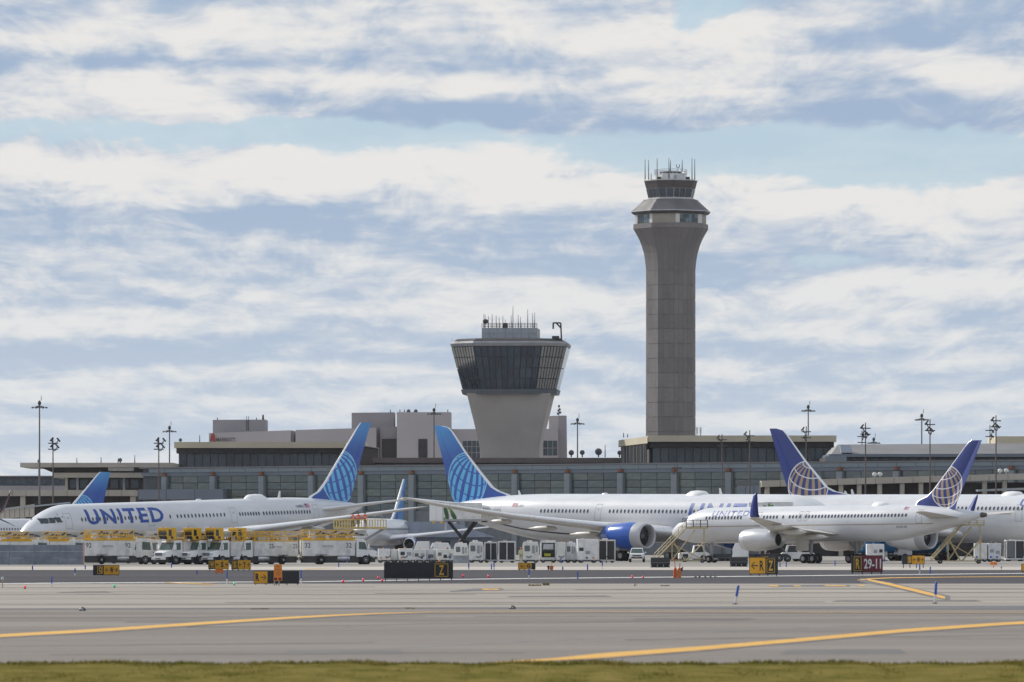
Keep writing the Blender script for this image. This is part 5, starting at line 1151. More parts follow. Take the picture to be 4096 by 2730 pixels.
MB().box(Xp(331, D) - ox, Xp(338, D) - ox, -.04, .1, .02, Zp(2172, D)).build('end_post', mat('hazard_red_white', (.55, .35, .33), .6, var=.4, scale=6, stretch=(.1, .1, 1)), bf_)

# ---- ground support units
GSEWS = [mat('unit_white_%d' % i, c, .45, var=.16, scale=1.8) for i, c in enumerate(((.78, .78, .77), (.72, .72, .70), (.76, .75, .70), (.66, .68, .70), (.78, .78, .77)))]
def gse(label, px0, px1, yt, style, D=640, seed=0, depth=1.7, lights=True):
    k = F / D; w = (px1 - px0) / k; h = Zp(yt, D); r = random.Random(seed); GSEW = GSEWS[(seed * 7) % 5]; t = thing('ground_unit', label, 'ground equipment', (Xp((px0 + px1) / 2, D), D, 0), R_(r.uniform(-4, 4)), 'white ground support units'); a = w / 2
    zb_ = .30
    if style in ('gpu', 'panel', 'box', 'tank'):
        b = MB()
        if style == 'tank': b.prism([(-a, zb_), (a, zb_), (a, h * .8), (a - .25, h), (-a + .25, h), (-a, h * .8)], -depth / 2, depth / 2)
        else: b.box(-a, a, -depth / 2, depth / 2, zb_, h)
        body = b.build('housing', GSEW, t, bevel=.07)
        n = max(1, round(w / .75))
        for i in range(n):
            x0, x1 = lerp(-a + .06, a - .06, i / n), lerp(-a + .06, a - .06, (i + 1) / n); y = -depth / 2
            MB().box(x0 + .03, x1 - .03, y - .02, y + .01, zb_ + .1, h * .93 - .1).build('door_panel', GSEW, body)
            if style == 'panel' or r.random() < .45:
                z0 = r.uniform(.35, .55) * h; MB().box(x0 + .12, x1 - .12, y - .035, y - .021, z0, min(h * .86, z0 + .38)).build('control_panel', r.choice([DARK, TRIM, GREYP]), body)
            if r.random() < .5: MB().box(x0 + .15, x0 + .35, y - .035, y - .021, zb_ + .18, zb_ + .38).build('label_plate', r.choice([BLUEP, AMBER, DARK]), body)
    elif style == 'cage':
        fr_ = MB()
        for x in (-a + .05, 0, a - .05): fr_.box(x - .05, x + .05, -depth / 2 - .03, -depth / 2 + .05, zb_, h)
        fr_.box(-a, a, -depth / 2, depth / 2, h - .1, h + .05).box(-a, a, -depth / 2, depth / 2, zb_ - .1, zb_ + .05).box(-a, a, depth / 2 - .1, depth / 2, zb_, h); body = fr_.build('frame', GSEW, t)
        for i in range(2): MB().box(lerp(-a + .12, a - .12, i / 2) + .04, lerp(-a + .12, a - .12, (i + 1) / 2) - .04, -depth / 2 + .07, -depth / 2 + .1, zb_ + .08, h - .12).build('louvre', r.choice([TRIM, DARK]), body)
        MB().box(-a + .15, a - .15, -depth / 2 + .15, depth / 2 - .15, zb_ + .05, h * .8).build('core', DARK, body)
    elif style == 'van':
        body = MB().prism([(-a, zb_), (a, zb_), (a, h * .72), (a - .15, h), (-a + .12, h), (-a, h * .8)], -depth / 2, depth / 2).build('housing', GSEW, t, bevel=.08)
        y = -depth / 2
        MB().box(-a * .75, -a * .1, y - .02, y, h * .55, h * .82).build('recess', TRIM, body); MB().box(a * .15, a * .5, y - .02, y, h * .45, h * .82).build('door_window', GREYP, body); MB().box(a * .6, a * .85, y - .02, y, h * .5, h * .8).build('door_window', GREYP, body)
        MB().box(-a * .4, a * .2, -.4, .4, h, h + .14).build('roof_unit', WHITE, body, bevel=.04)
    elif style == 'open':
        body = MB().box(-a, -a + .18, -depth / 2, depth / 2, zb_, h).box(a - .18, a, -depth / 2, depth / 2, zb_, h).box(-a, a, -depth / 2, depth / 2, h - .25, h).box(-a, a, depth / 2 - .1, depth / 2, zb_, h).box(-a, a, -depth / 2, depth / 2, zb_, zb_ + .3).build('housing', GSEW, t, bevel=.03)
        MB().box(-a * .7, a * .75, -.3, .5, zb_ + .3, h * .55).build('engine', DARK, body); MB().box(-a * .5, a * .3, -.45, -.3, zb_ + .45, h * .42).build('guard', mat('hi_vis_yellow', (.62, .60, .06), .6, var=.1), body)
        MB().box(-a * .6, a * .6, -depth / 2 + .05, -depth / 2 + .1, h * .6, h * .84).build('blind', LGREY, body)
    MB().box(-a * .95, a * .95, -depth / 2 + .1, depth / 2 - .1,   .14, zb_).build('chassis', DARK, t)
    for x in ((-a * .62, a * .62) if w > 1.0 else (0,)):
        for y in (-1, 1): wheel(t, x, y * (depth / 2 - .12), .26, .2)
    if r.random() < .6: MB().tube((r.uniform(-.6, .6) * a, .2, h - .05), (r.uniform(-.6, .6) * a, .25, h + r.uniform(.12, .3)), .07, n=8).build('exhaust_pipe', DARK, t)
    if r.random() < .6:
        hx = r.uniform(-.7, .3) * a; hs = MB()
        for q in range(6): hs.tube((hx + q * .1, -depth / 2 - .06, .75 - .12 * math.sin(q * .6)), (hx + (q + 1) * .1, -depth / 2 - .06, .75 - .12 * math.sin((q + 1) * .6)), .045, n=6)
        hs.build('hose', r.choice([BLACK, YELLOW, DARK]), t)
    if r.random() < .5: MB().box(-a * .5, a * .1, -.35, .35, h, h + r.uniform(.08, .2)).build('roof_box', r.choice([LGREY, GREYP, WHITE]), t, bevel=.03)
    if w > 1.2: MB().tube((a, 0, .3), (a + .45, 0, .22), .05, n=6).build('drawbar', DARK, t)
    if lights: MB().lathe([(0, .07), (.1, .07), (.14, .02)], 'z', (r.uniform(-.3, .3) * a, -depth / 4, h), 10).build('beacon', AMBER, t)
    return t
for i, (a, b, y, s_, D_, lb) in enumerate([
    (1512, 1560, 2196, 'gpu', 640, 'low white power unit with two doors, leftmost of the row right of truck 32'), (1564, 1592, 2198, 'box', 641, 'narrow plain white unit second in the low row'), (1594, 1650, 2195, 'panel', 640, 'low white unit with dark control panel third in the low row'),
    (1654, 1706, 2198, 'panel', 640, 'low white unit with two dark panels fourth in the low row'), (1708, 1742, 2197, 'panel', 641, 'low white unit under the raised container, fifth in the row'), (1722, 1802, 2172, 'tank', 652, 'tall white cooling unit behind the low row below the scissor lift'),
    (1745, 1815, 2198, 'panel', 640, 'white unit with dark round panels in front of the cooling unit'), (1818, 1872, 2174, 'van', 645, 'white unit with grey windows right of the traffic cone'), (1876, 1935, 2168, 'van', 642, 'white equipment van with grey side window near the centre'),
    (1937, 1990, 2170, 'cage', 644, 'white framed unit with two dark louvres, left of a pair'), (1993, 2062, 2167, 'cage', 643, 'white framed unit with grey and dark louvres, right of a pair'), (2090, 2156, 2168, 'van', 642, 'rounded white unit with a long slot, right of the worker'),
    (2160, 2226, 2163, 'open', 644, 'white unit standing open with dark engine and yellow guard inside'), (2228, 2262, 2170, 'gpu', 642, 'narrow white cabinet with small labels beside the open unit'), (2264, 2306, 2171, 'van', 643, 'white unit with grey window between the cabinet and the big box'),
    (2308, 2390, 2157, 'gpu', 641, 'tallest white box unit in front of the blue engine'), (2392, 2462, 2161, 'cage', 643, 'white framed cage unit just left of the blue engine'),
    (3465, 3535, 2177, 'gpu', 655, 'white boxy cart with a dark window under the gold-globe airliner'), (3896, 3948, 2174, 'gpu', 668, 'white power cart at right, left of a pair'), (3950, 4002, 2174, 'panel', 668, 'white power cart at right with dark panel, right of a pair'), (4020, 4096, 2162, 'cage', 690, 'dark louvred unit at the right edge behind the carts')]):
    gse(lb, a, b, y, s_, D_, seed=i)
# dark trailer under them and grey barrier
bar = thing('jersey_barrier', 'grey concrete barrier with faded red stripe before the white units', 'barrier', (Xp(1845, 634), 634, 0))
MB().prism([(-.3, 0), (.3, 0), (.22, .3), (.1, .4), (.08, .85), (-.08, .85), (-.1, .4), (-.22, .3)], -.9, .9).build('block', mat('barrier_grey', (.33, .34, .36), .8, var=.2, scale=2), bar); bar.rotation_euler = (0, 0, R_(90))
MB().box(.23, .24, -.1, .1, .05, .28).build('stripe', REDP, bar)

# ---- white sport utility car facing us
D = 657; sv = thing('parked_car', 'white sport utility car facing us below the blue engine', 'car', (Xp(2548, D), D, 0), R_(-92))
MB().loft([[(-2.2, y * .86, .45), (2.15, y * .86, .42), (2.25, y * .84, .75), (2.05, y * .80, .98), (1.2, y * .82, 1.05), (-2.1, y * .86, 1.08)] for y in (-1, -.92, .92, 1)]).build('body', WHITE, sv, bevel=.06)
MB().loft([[(-2.0, y * .78, 1.07), (1.15, y * .80, 1.06), (.45, y * .64, 1.62), (-1.6, y * .64, 1.66)] for y in (-1, 1)]).build('cabin', WHITE, sv, bevel=.05)
MB().add([(1.17, -.7, 1.1), (1.17, .7, 1.1), (.53, .58, 1.58), (.53, -.58, 1.58)], [(0, 1, 2, 3)]).build('windscreen', WINDSH, sv)
for y in (-1, 1):
    MB().add([(.95, y * .805, 1.12), (-1.8, y * .80, 1.12), (-1.5, y * .665, 1.58), (.42, y * .665, 1.56)], [(0, 1, 2, 3)]).build('side_window', GLASS, sv)
    MB().box(2.08, 2.2, y * .66 - .16, y * .66 + .16, .80, .93).build('headlight', LAMPG, sv, bevel=.03); MB().box(.7, .95, y * .98 - .1, y * .98 + .1, 1.05, 1.2).build('mirror', WHITE, sv, bevel=.04)
    wheel(sv, 1.4, y * .78, .35, .24); wheel(sv, -1.4, y * .78, .35, .24)
MB().box(2.2, 2.275, -.5, .5, .72, .86).build('grille', DARK, sv); MB().box(2.2, 2.27, -.62, .62, .46, .62).build('lower_grille', DARK, sv); MB().box(2.24, 2.29, -.2, .2, .58, .68).build('number_plate', LGREY, sv)

# ---- raised catering container on a scissor lift
def leaf(parent, y, pts, m):
    MB().prism(pts, y - .012, y + .004).build('leaf_print', m, parent)
def catering(label, px0, px1, y0, y1, D, scissor=True):
    k = F / D; w = (px1 - px0) / k; h = (y1 - y0) / k; zb_ = Zp(y1, D); t = thing('catering_truck', label, 'truck', (Xp((px0 + px1) / 2, D), D, 0), R_(-3)); a = w / 2; d = 1.25
    bx_ = MB().box(-a + 1.7, a, -d, d, zb_, zb_ + h).build('container', WHITE_DIRTY, t, bevel=.04)
    fb_ = MB().box(-a, -a + 1.68, -d, d, zb_ - .05, zb_ + h - .05).build('loading_bay', WHITE_DIRTY, t, bevel=.04)
    for i in range(2): MB().box(-a + .08 + i * .8, -a + .8 + i * .8, -d - .03, -d, zb_ + .1, zb_ + h - .2).build('bay_door', WHITE, fb_)
    MB().box(-a + 1.75, a - .05, -d - .015, -d + .005, zb_, zb_ + .22).build('sill', GREYP, bx_)
    G1 = mat('leaf_green_dark', (.05, .12, .05), .6, var=.2, scale=2); G2 = mat('leaf_green', (.14, .30, .06), .6, var=.2, scale=2)
    def ell(cx, cz, rx, rz, rot, n=14): return [(cx + rx * math.cos(q) * math.cos(rot) - rz * math.sin(q) * math.sin(rot), cz + rx * math.cos(q) * math.sin(rot) + rz * math.sin(q) * math.cos(rot)) for q in [2 * math.pi * i / n for i in range(n)]]
    s = h / 2.2; xl = -a + 1.7
    for (cx, cz, rx, rz, rot, m) in ((.38, .95, .25, .85, .25, G1), (1.25, .62, .25, .62, .55, G1), (1.05, 1.05, .2, .42, .5, G2), (.95, 1.6, .5, .14, .35, G2), (.75, 1.75, .12, .35, -.3, G2), (.25, .25, .2, .22, 0, G2)):
        leaf(bx_, -d, ell(xl + cx * s, zb_ + cz * s, rx * s, rz * s, rot), m)
    
    MB().box(a, a + 2.0, -d + .1, d - .1, zb_ - .15, zb_ + .02).build('platform', DARK, t)
    rl = MB()
    for i in range(6): x = a + .1 + i * .36; rl.tube((x, -d + .15, zb_), (x, -d + .15, zb_ + 1.15), .035, n=5)
    for z in (.6, 1.15): rl.tube((a, -d + .15, zb_ + z), (a + 2.0, -d + .15, zb_ + z), .035, n=5)
    rl.build('railing', CREAMY, t); MB().box(a + 1.3, a + 2.3, -d + .3, d - .3, zb_ + .05, zb_ + 1.5).build('canopy', WHITE_DIRTY, t, bevel=.05)
    ch = MB().box(-a, a - .6, -1.1, 1.1, .55, .95).build('chassis', DARK, t)
    for x in (-a + 1.0, a - 1.6):
        for y in (-1, 1): wheel(t, x, y * .95, .45)
    MB().prism([(-a - 1.9, .6), (-a - .05, .6), (-a - .05, 2.4), (-a - 1.5, 2.4), (-a - 1.9, 1.5)], -1.05, 1.05).build('cab', WHITE, t, bevel=.08)
    sc_ = MB(); zc0 = 1.0
    for y in (-.8, .8):
        sc_.bar((-.6, y, zc0), (a - .9, y, zb_ - .1), .22).bar((a - .9, y, zc0), (-.9, y, zb_ - .1), .22)
        sc_.bar((-.35, y, zc0), (a - .6, y, zb_ - .1), .12)
    sc_.tube((.6, -.8, (zc0 + zb_) / 2), (.6, .8, (zc0 + zb_) / 2), .14); sc_.build('scissor_lift', DARK, t)
    for x in (-a + .5, -a + 1.5): MB().box(x - .18, x + .18, -d - .03, -d + .02, zb_ - .3, zb_ - .06).build('marker_lamp', YELLOW, fb_)
    MB().tube((-a + 2.0, -.9, zb_ - 1.2), (-a + 2.0, -.9, zb_ - .1), .16).build('stabiliser', LGREY, t)
    return t
catering('white catering container with green leaves raised on a black scissor lift by the fin', 1720, 1928, 2012, 2085, 698)
catering('second raised catering container with a green leaf, behind the gold-globe airliner', 2996, 3172, 2009, 2074, 668)

# ---- boarding stairs, pale yellow lattice
def stairs(label, px_top, px_bot, y_top, D, flip=1, w=1.3, zt_=None, bw=1.0, rh=1.0):
    k = F / D; zt_ = zt_ if zt_ else Zp(y_top, D); x1 = (px_top - px_bot) / k; s = 1 if x1 > 0 else -1
    t = thing('boarding_stairs', label, 'stairs', (Xp(px_bot, D), D, 0), R_(0)); n = 16
    fl_ = MB()
    for y in (-w / 2, w / 2): fl_.bar((0, y, .25), (x1, y, zt_), .14 * bw)
    fl_.build('stringer', CREAMY, t)
    st = MB()
    for i in range(n): f = (i + .5) / n; MB().box(x1 * f - .14, x1 * f + .14, -w / 2, w / 2, .25 + (zt_ - .25) * f - .02, .25 + (zt_ - .25) * f + .03).build('step', CREAMY, t)
    rl = MB()
    for y in (-w / 2, w / 2):
        rl.tube((0, y, .25 + rh), (x1, y, zt_ + rh), .04 * bw, n=5).tube((0, y, .25 + rh * .55), (x1, y, zt_ + .55 * rh), .03 * bw, n=5)
        for i in range(9): f = i / 8; rl.tube((x1 * f, y, .25 + (zt_ - .25) * f), (x1 * f, y, .25 + rh + (zt_ - .25) * f), .03 * bw, n=5)
    rl.build('handrail', CREAMY, t)
    pl = MB().box(min(x1, x1 + s * 2.4), max(x1, x1 + s * 2.4), -w / 2 - .1, w / 2 + .1, zt_ - .1, zt_ + .08).build('landing', CREAMY, t)
    pr_ = MB()
    for y in (-w / 2, w / 2):
        for x in (x1, x1 + s * .8, x1 + s * 1.6, x1 + s * 2.4): pr_.tube((x, y, zt_), (x, y, zt_ + 1.1 * rh), .035, n=5)
        for z in (.55 * rh, 1.1 * rh): pr_.tube((x1, y, zt_ + z), (x1 + s * 2.4, y, zt_ + z), .035, n=5)
    pr_.build('landing_rail', DARK if flip else CREAMY, pl)
    lg = MB()
    for y in (-w / 2, w / 2):
        lg.bar((x1 * .55, y, .3), (x1 * .55, y, zt_ * .56), .1 * bw).bar((x1 + s * 2.0, y, .3), (x1 + s * 2.0, y, zt_), .1 * bw).bar((x1 * .55, y, .3), (x1 + s * 1.0, y, zt_ * .95), .09 * bw).bar((x1 + s * 2.0, y, .3), (x1 * .55, y, zt_ * .55), .09 * bw).bar((x1 * .2, y, .3), (x1 + s * 2.0, y, .3), .12 * bw).bar((x1 * .95, y, .3), (x1 * .6, y, zt_ * .6), .07).bar((x1, y, .3), (x1 + s * 2, y, zt_ * .6), .07)
    lg.build('undercarriage', CREAMY, t)
    for x in (x1 * .3, x1 + s * 1.8):
        for y in (-1, 1): wheel(t, x, y * w / 2, .22, .15)
    return t
stairs('pale yellow boarding stairs rising right to the front door of the gold-globe airliner', 2745, 2618, 2113, 640, bw=.7, rh=.8)
stairs('pale yellow boarding stairs under the tail cone at right, rising right', 3848, 3722, 2100, 618, flip=0, bw=.6, rh=.45)

# ---- service platform with three workers, under the left airliner's wing
D = 684; k = F / D; pf = thing('service_platform', 'yellow railed service platform raised beside the rear of the left airliner', 'platform', (Xp(1440, D), D, 0)); zf = Zp(2112, D)
w = (1545 - 1336) / k / 2
MB().box(-w, w, -1.1, 1.1, zf - .18, zf).build('deck', CREAMY, pf)
rl = MB()
for y in (-1.05, 1.05):
    for i in range(20): x = lerp(-w, w, i / 19); rl.tube((x, y, zf), (x, y, zf + .95), .04, n=5)
    for z in (.05, .95): rl.tube((-w, y, zf + z), (w, y, zf + z), .05, n=5)
rl.build('railing', mat('pale_rail_yellow', (.62, .45, .12), .5, var=.15), pf)
r2_ = MB(); x0 = .9
for x in (x0, x0 + .9, x0 + 1.8): r2_.tube((x, -1.0, zf + .9), (x, -1.0, zf + 1.45), .04, n=5)
r2_.tube((x0, -1.0, zf + 1.45), (x0 + 1.8, -1.0, zf + 1.45), .04, n=5); r2_.build('upper_rail', STEEL, pf)
sc_ = MB()
for y in (-.8, .8): sc_.bar((-w + .4, y, .7), (w - .4, y, zf - .2), .2).bar((w - .4, y, .7), (-w + .4, y, zf - .2), .2)
sc_.build('scissor_lift', GREYP, pf); MB().box(-w, w, -1, 1, .4, .8).build('chassis', GREYP, pf)
for x in (-w + .7, w - .7):
    for y in (-1, 1): wheel(pf, x, y * .9, .4)
# ---- people: one continuous skinned body each
def person(label, loc, face, joints, skin_cols, hat=None, group=None):
    """joints: dict name->(x, y, z, r); limbs joined into one skin surface; colours set by height"""
    V = []; E = []; idx = {}
    def v(n, p, r): idx[n] = len(V); V.append((Vector(p), r))
    J = joints
    for n, (x, y, z, r) in J.items(): v(n, (x, y, z), r)
    for a, b in (('pelvis', 'waist'), ('waist', 'chest'), ('chest', 'neck'), ('neck', 'head'), ('head', 'crown'), ('chest', 'sh_l'), ('sh_l', 'el_l'), ('el_l', 'wr_l'), ('wr_l', 'ha_l'), ('chest', 'sh_r'), ('sh_r', 'el_r'), ('el_r', 'wr_r'), ('wr_r', 'ha_r'),
                 ('pelvis', 'hip_l'), ('hip_l', 'kn_l'), ('kn_l', 'an_l'), ('an_l', 'to_l'), ('pelvis', 'hip_r'), ('hip_r', 'kn_r'), ('kn_r', 'an_r'), ('an_r', 'to_r')): E.append((idx[a], idx[b]))
    me = bpy.data.meshes.new('person'); me.from_pydata([p for p, r in V], E, [])
    o = bpy.data.objects.new('person', me); col.objects.link(o)
    md = o.modifiers.new('skin', 'SKIN'); md.use_smooth_shade = True; ss = o.modifiers.new('sub', 'SUBSURF'); ss.levels = 2; ss.render_levels = 2
    for i, (p_, r) in enumerate(V): d_ = me.skin_vertices[0].data[i]; d_.radius = (r, r); d_.use_root = (i == idx['pelvis'])
    dg = bpy.context.evaluated_depsgraph_get(); m2 = bpy.data.meshes.new_from_object(o.evaluated_get(dg)); bpy.data.objects.remove(o)
    for m in skin_cols: m2.materials.append(m)
    for pl in m2.polygons:
        c = pl.center; z = c.z; pl.use_smooth = True
        if z > J['neck'][2] + .03: i = 0
        elif z > J['pelvis'][2] + .06 and abs(c.x) < .235: i = 1
        elif z > J['pelvis'][2] - .1 and abs(c.x) > .2: i = 2 if (c - Vector(J['ha_l'][:3])).length > .1 and (c - Vector(J['ha_r'][:3])).length > .1 else 0
        elif z < .1: i = 4
        else: i = 3
        pl.material_index = i
    o = link('person', m2, None, loc, R_(face)); tag(o, label, 'person', group)
    if hat: MB().lathe([(0, .118), (.05, .122), (.1, .10), (.14, .03)], 'z', (J['head'][0], J['head'][1] - .01, J['head'][2] + .03), 14).build('cap', hat, o, smooth=True)
    bd = MB()
    for z in (J['waist'][2] + .08, J['chest'][2] - .02):
        bd.lathe([(-.03, .2), (.03, .2)], 'z', (0, 0, z), 16, cap=False)
    b_ = bd.build('reflective_band', mat('reflective_tape', (.6, .6, .55), .4, var=0), o)
    b_.scale = (1.03, .82, 1)
    return o
def std(h=1.76, lean=0, arms='down', stride=.05):
    s = h / 1.76; J = dict(pelvis=(0, 0, .95, .135), waist=(0, -.01, 1.1, .13), chest=(0, lean, 1.36, .15), neck=(0, lean, 1.52, .06), head=(0, lean - .01, 1.64, .095), crown=(0, lean - .01, 1.72, .075),
                           sh_l=(.19, lean, 1.43, .07), sh_r=(-.19, lean, 1.43, .07), hip_l=(.1, 0, .9, .10), hip_r=(-.1, 0, .9, .10), kn_l=(.11, -stride, .5, .07), kn_r=(-.11, stride * .5, .5, .07), an_l=(.11, -stride * .4, .09, .05), an_r=(-.11, stride, .09, .05), to_l=(.12, -stride * .4 - .16, .045, .04), to_r=(-.12, stride - .16, .045, .04))
    if arms == 'down': J.update(el_l=(.25, .02, 1.15, .05), wr_l=(.26, -.06, .92, .038), ha_l=(.26, -.09, .83, .04), el_r=(-.25, .02, 1.15, .05), wr_r=(-.26, -.06, .92, .038), ha_r=(-.26, -.09, .83, .04))
    elif arms == 'reach': J.update(el_l=(.32, -.1, 1.28, .05), wr_l=(.46, -.2, 1.42, .038), ha_l=(.53, -.24, 1.48, .04), el_r=(-.25, .0, 1.16, .05), wr_r=(-.2, -.16, 1.02, .038), ha_r=(-.16, -.22, 1.0, .04))
    else: J.update(el_l=(.24, -.02, 1.16, .05), wr_l=(.16, -.24, 1.1, .038), ha_l=(.12, -.31, 1.1, .04), el_r=(-.24, -.02, 1.16, .05), wr_r=(-.16, -.24, 1.1, .038), ha_r=(-.12, -.31, 1.1, .04))
    return {n: (x * s, y * s, z * s, r * s) for n, (x, y, z, r) in J.items()}
SKIN = mat('skin', (.42, .26, .19), .5, var=.05); HAIRD = mat('dark_cap', (.03, .028, .03), .7, var=.1); VEST = mat('hi_vis_orange', (.85, .10, .04), .7, var=.1); SLEEVE = mat('dark_jacket', (.05, .05, .065), .8, var=.1); TROUS = mat('dark_trousers', (.03, .03, .04), .85, var=.1)
cols_ = [SKIN, VEST, SLEEVE, TROUS, BLACK]
person('worker in orange vest and dark cap, left of three on the platform', (Xp(1412, D), D - .5, zf), 200, std(1.74, 0, 'front'), cols_, HAIRD, 'workers on the platform')
person('worker in orange vest reaching out an arm, middle of three on the platform', (Xp(1434, D), D - .3, zf), 150, std(1.82, .02, 'reach'), [SKIN, VEST, VEST, TROUS, BLACK], HAIRD, 'workers on the platform')
person('worker in orange vest seen from behind, right of three on the platform', (Xp(1460, D), D - .4, zf), 170, std(1.82, 0, 'front', .1), [SKIN, VEST, VEST, TROUS, BLACK], HAIRD, 'workers on the platform')
person('worker in pale yellow vest and orange cap beside the white units', (Xp(2084, 636), 636, 0), 10, std(1.7, 0, 'down', .08), [SKIN, mat('hi_vis_pale', (.60, .58, .25), .7, var=.2, scale=9), mat('hi_vis_pale', (.60, .58, .25), .7), mat('khaki_trousers', (.30, .27, .2), .8), BLACK], ORANGE)

# ---- tugs, tankers and carts beyond
def tug(label, px, D, heading, paint, L=4.2, cab=True, h=1.6, grp=None):
    t = thing('tow_tractor', label, 'vehicle', (Xp(px, D), D, 0), R_(heading), grp); a = L / 2
    MB().prism([(-a, .35), (a, .35), (a, .95), (a - .3, 1.15), (-a + .2, 1.1), (-a, .95)], -1.05, 1.05).build('body', paint, t, bevel=.08)
    cb = MB().prism([(-.1 * a, 1.1), (.75 * a, 1.1), (.6 * a, h), (.0, h)], -.9, .9).build('cab', paint, t, bevel=.06)
    for y in (-1, 1): MB().prism([(.02 * a, 1.15), (.62 * a, 1.15), (.52 * a, h - .1), (.06 * a, h - .1)], y * .9 - .015, y * .9 + .015).build('window', GLASS, cb); MB().box(-.75 * a, -.4 * a, y * 1.05 - .02, y * 1.05 + .02, .55, .95).build('vent', DARK, t)
    for x in (-.6 * a, .6 * a):
        for y in (-1, 1): wheel(t, x, y * .95, .42)
    MB().lathe([(0, .08), (.12, .08), (.16, .02)], 'z', (.3 * a, 0, h), 10).build('beacon', AMBER, t)
    return t
tug('white tow tractor behind the boarding stairs under the gold-globe airliner', 2775, 668, 2, WHITE_DIRTY, 3.6, h=1.95)
tug('small white tractor under the middle of the gold-globe airliner', 3190, 668, 180, WHITE_DIRTY, 4.0, h=2.0)
M_TBLUE = mat('tanker_blue', (.03, .22, .48), .4, var=.1)
def tanker(label, px, D, heading):
    t = thing('tank_truck', label, 'truck', (Xp(px, D), D, 0), R_(heading), 'blue fuel trucks')
    MB().box(-3.4, 3.4, -.5, .5, .5, .8).build('chassis', DARK, t)
    MB().loft([[(x, 1.05 * s * math.cos(q), 1.75 + .8 * s * math.sin(q)) for q in [2 * math.pi * i / 16 for i in range(16)]] for x, s in ((-3.4, .9), (-3.3, 1), (1.4, 1), (1.5, .9))]).build('tank', M_TBLUE, t, angle=40)
    cb = MB().prism([(1.7, .7), (3.5, .7), (3.5, 1.5), (3.2, 2.4), (1.75, 2.4)], -1.05, 1.05).build('cab', WHITE, t, bevel=.07)
    for y in (-1, 1): MB().prism([(2.2, 1.5), (3.35, 1.5), (3.1, 2.2), (2.2, 2.2)], y * 1.05 - .015, y * 1.05 + .015).build('window', GLASS, cb)
    MB().prism([(3.51, 1.52), (3.53, 1.52), (3.26, 2.25), (3.24, 2.25)], -.9, .9).build('windscreen', GLASS, cb)
    for x in (-2.3, 2.6):
        for y in (-1, 1): wheel(t, x, y * .95, .45)
    MB().box(-1.0, .3, -1.15, -.7, .55, 1.15).build('pump_cabinet', WHITE_DIRTY, t)
tanker('blue fuel truck with white cab behind the gold-globe airliner, left of two', 3530, 700, 12); tanker('blue fuel truck partly behind the main wheels at right, right of two', 3680, 708, 168)
# yellow tow bar
D = 640; tb = thing('tow_bar', 'yellow aircraft tow bar lying under the silver engine', 'tow bar', (Xp(3028, D), D, 0))
MB().tube((-1.1, 0, .55), (1.1, 0, .6), .08).tube((-1.1, 0, .55), (-1.3, .2, .6), .06).build('bar', YELLOW, tb); MB().box(.9, 1.25, -.12, .12, .5, .72).build('head', YELLOW, tb)
for y in (-1, 1): wheel(tb, 0, y * .3, .3, .15)
# metal sheds behind the lift (far cargo canopy)
D = 860; sd = thing('cargo_canopy', 'low blue-grey canopy shed behind the scissor lift', 'shed', (Xp(1780, D), D, 0)); k = F / D
MB().prism([(-250 / k, Zp(2098, D)), (-180 / k, Zp(2088, D)), (20 / k, Zp(2088, D)), (200 / k, Zp(2150, D)), (-250 / k, Zp(2150, D))], 0, 12).build('roof', mat('shed_blue_grey', (.30, .34, .42), .6, var=.15, scale=.2, stretch=(3, 1, 1)), sd)
MB().box(-240 / k, 190 / k, 1, 11, 0, Zp(2150, D)).build('wall', mat('shed_wall', (.26, .29, .36), .7, var=.15), sd)
for i in range(5): MB().box((-200 + i * 85) / k, (-150 + i * 85) / k, .9, .99, 0, Zp(2165, D)).build('door', rr.choice([GREYP, PANELB, SOFFIT]), sd)
# ------------------------------------------------------------------ airfield signs, markers, lamps, cones
SY = mat('sign_yellow', (.68, .34, .02), .5, var=.06); SK = mat('sign_black', (.022, .024, .03), .45, var=.15); SR = mat('sign_maroon', (.14, .018, .028), .5, var=.06); SW = mat('sign_white', (.62, .62, .62), .5, var=0); SF = mat('sign_frame', (.03, .032, .036), .5, var=.1); SYL = mat('sign_letter_yellow', (.62, .36, .03), .5, var=0)
def arrow(w, h, left):
    s = -1 if left else 1; b = MB(); th = h * .16
    b.add([(-s * w / 2, 0, -th / 2), (s * w * .4, 0, -th / 2), (s * w * .4, 0, th / 2), (-s * w / 2, 0, th / 2)], [(0, 1, 2, 3)])
    for q in (-1, 1): b.add([(s * w / 2, 0, 0), (s * w / 2 - s * th * .2, 0, q * th * .9 * 0 + q * th * .7), (s * w * .08, 0, q * h * .5), (s * w * .08 - s * th, 0, q * (h * .5 - th * .5))], [(0, 1, 2, 3)])
    return b
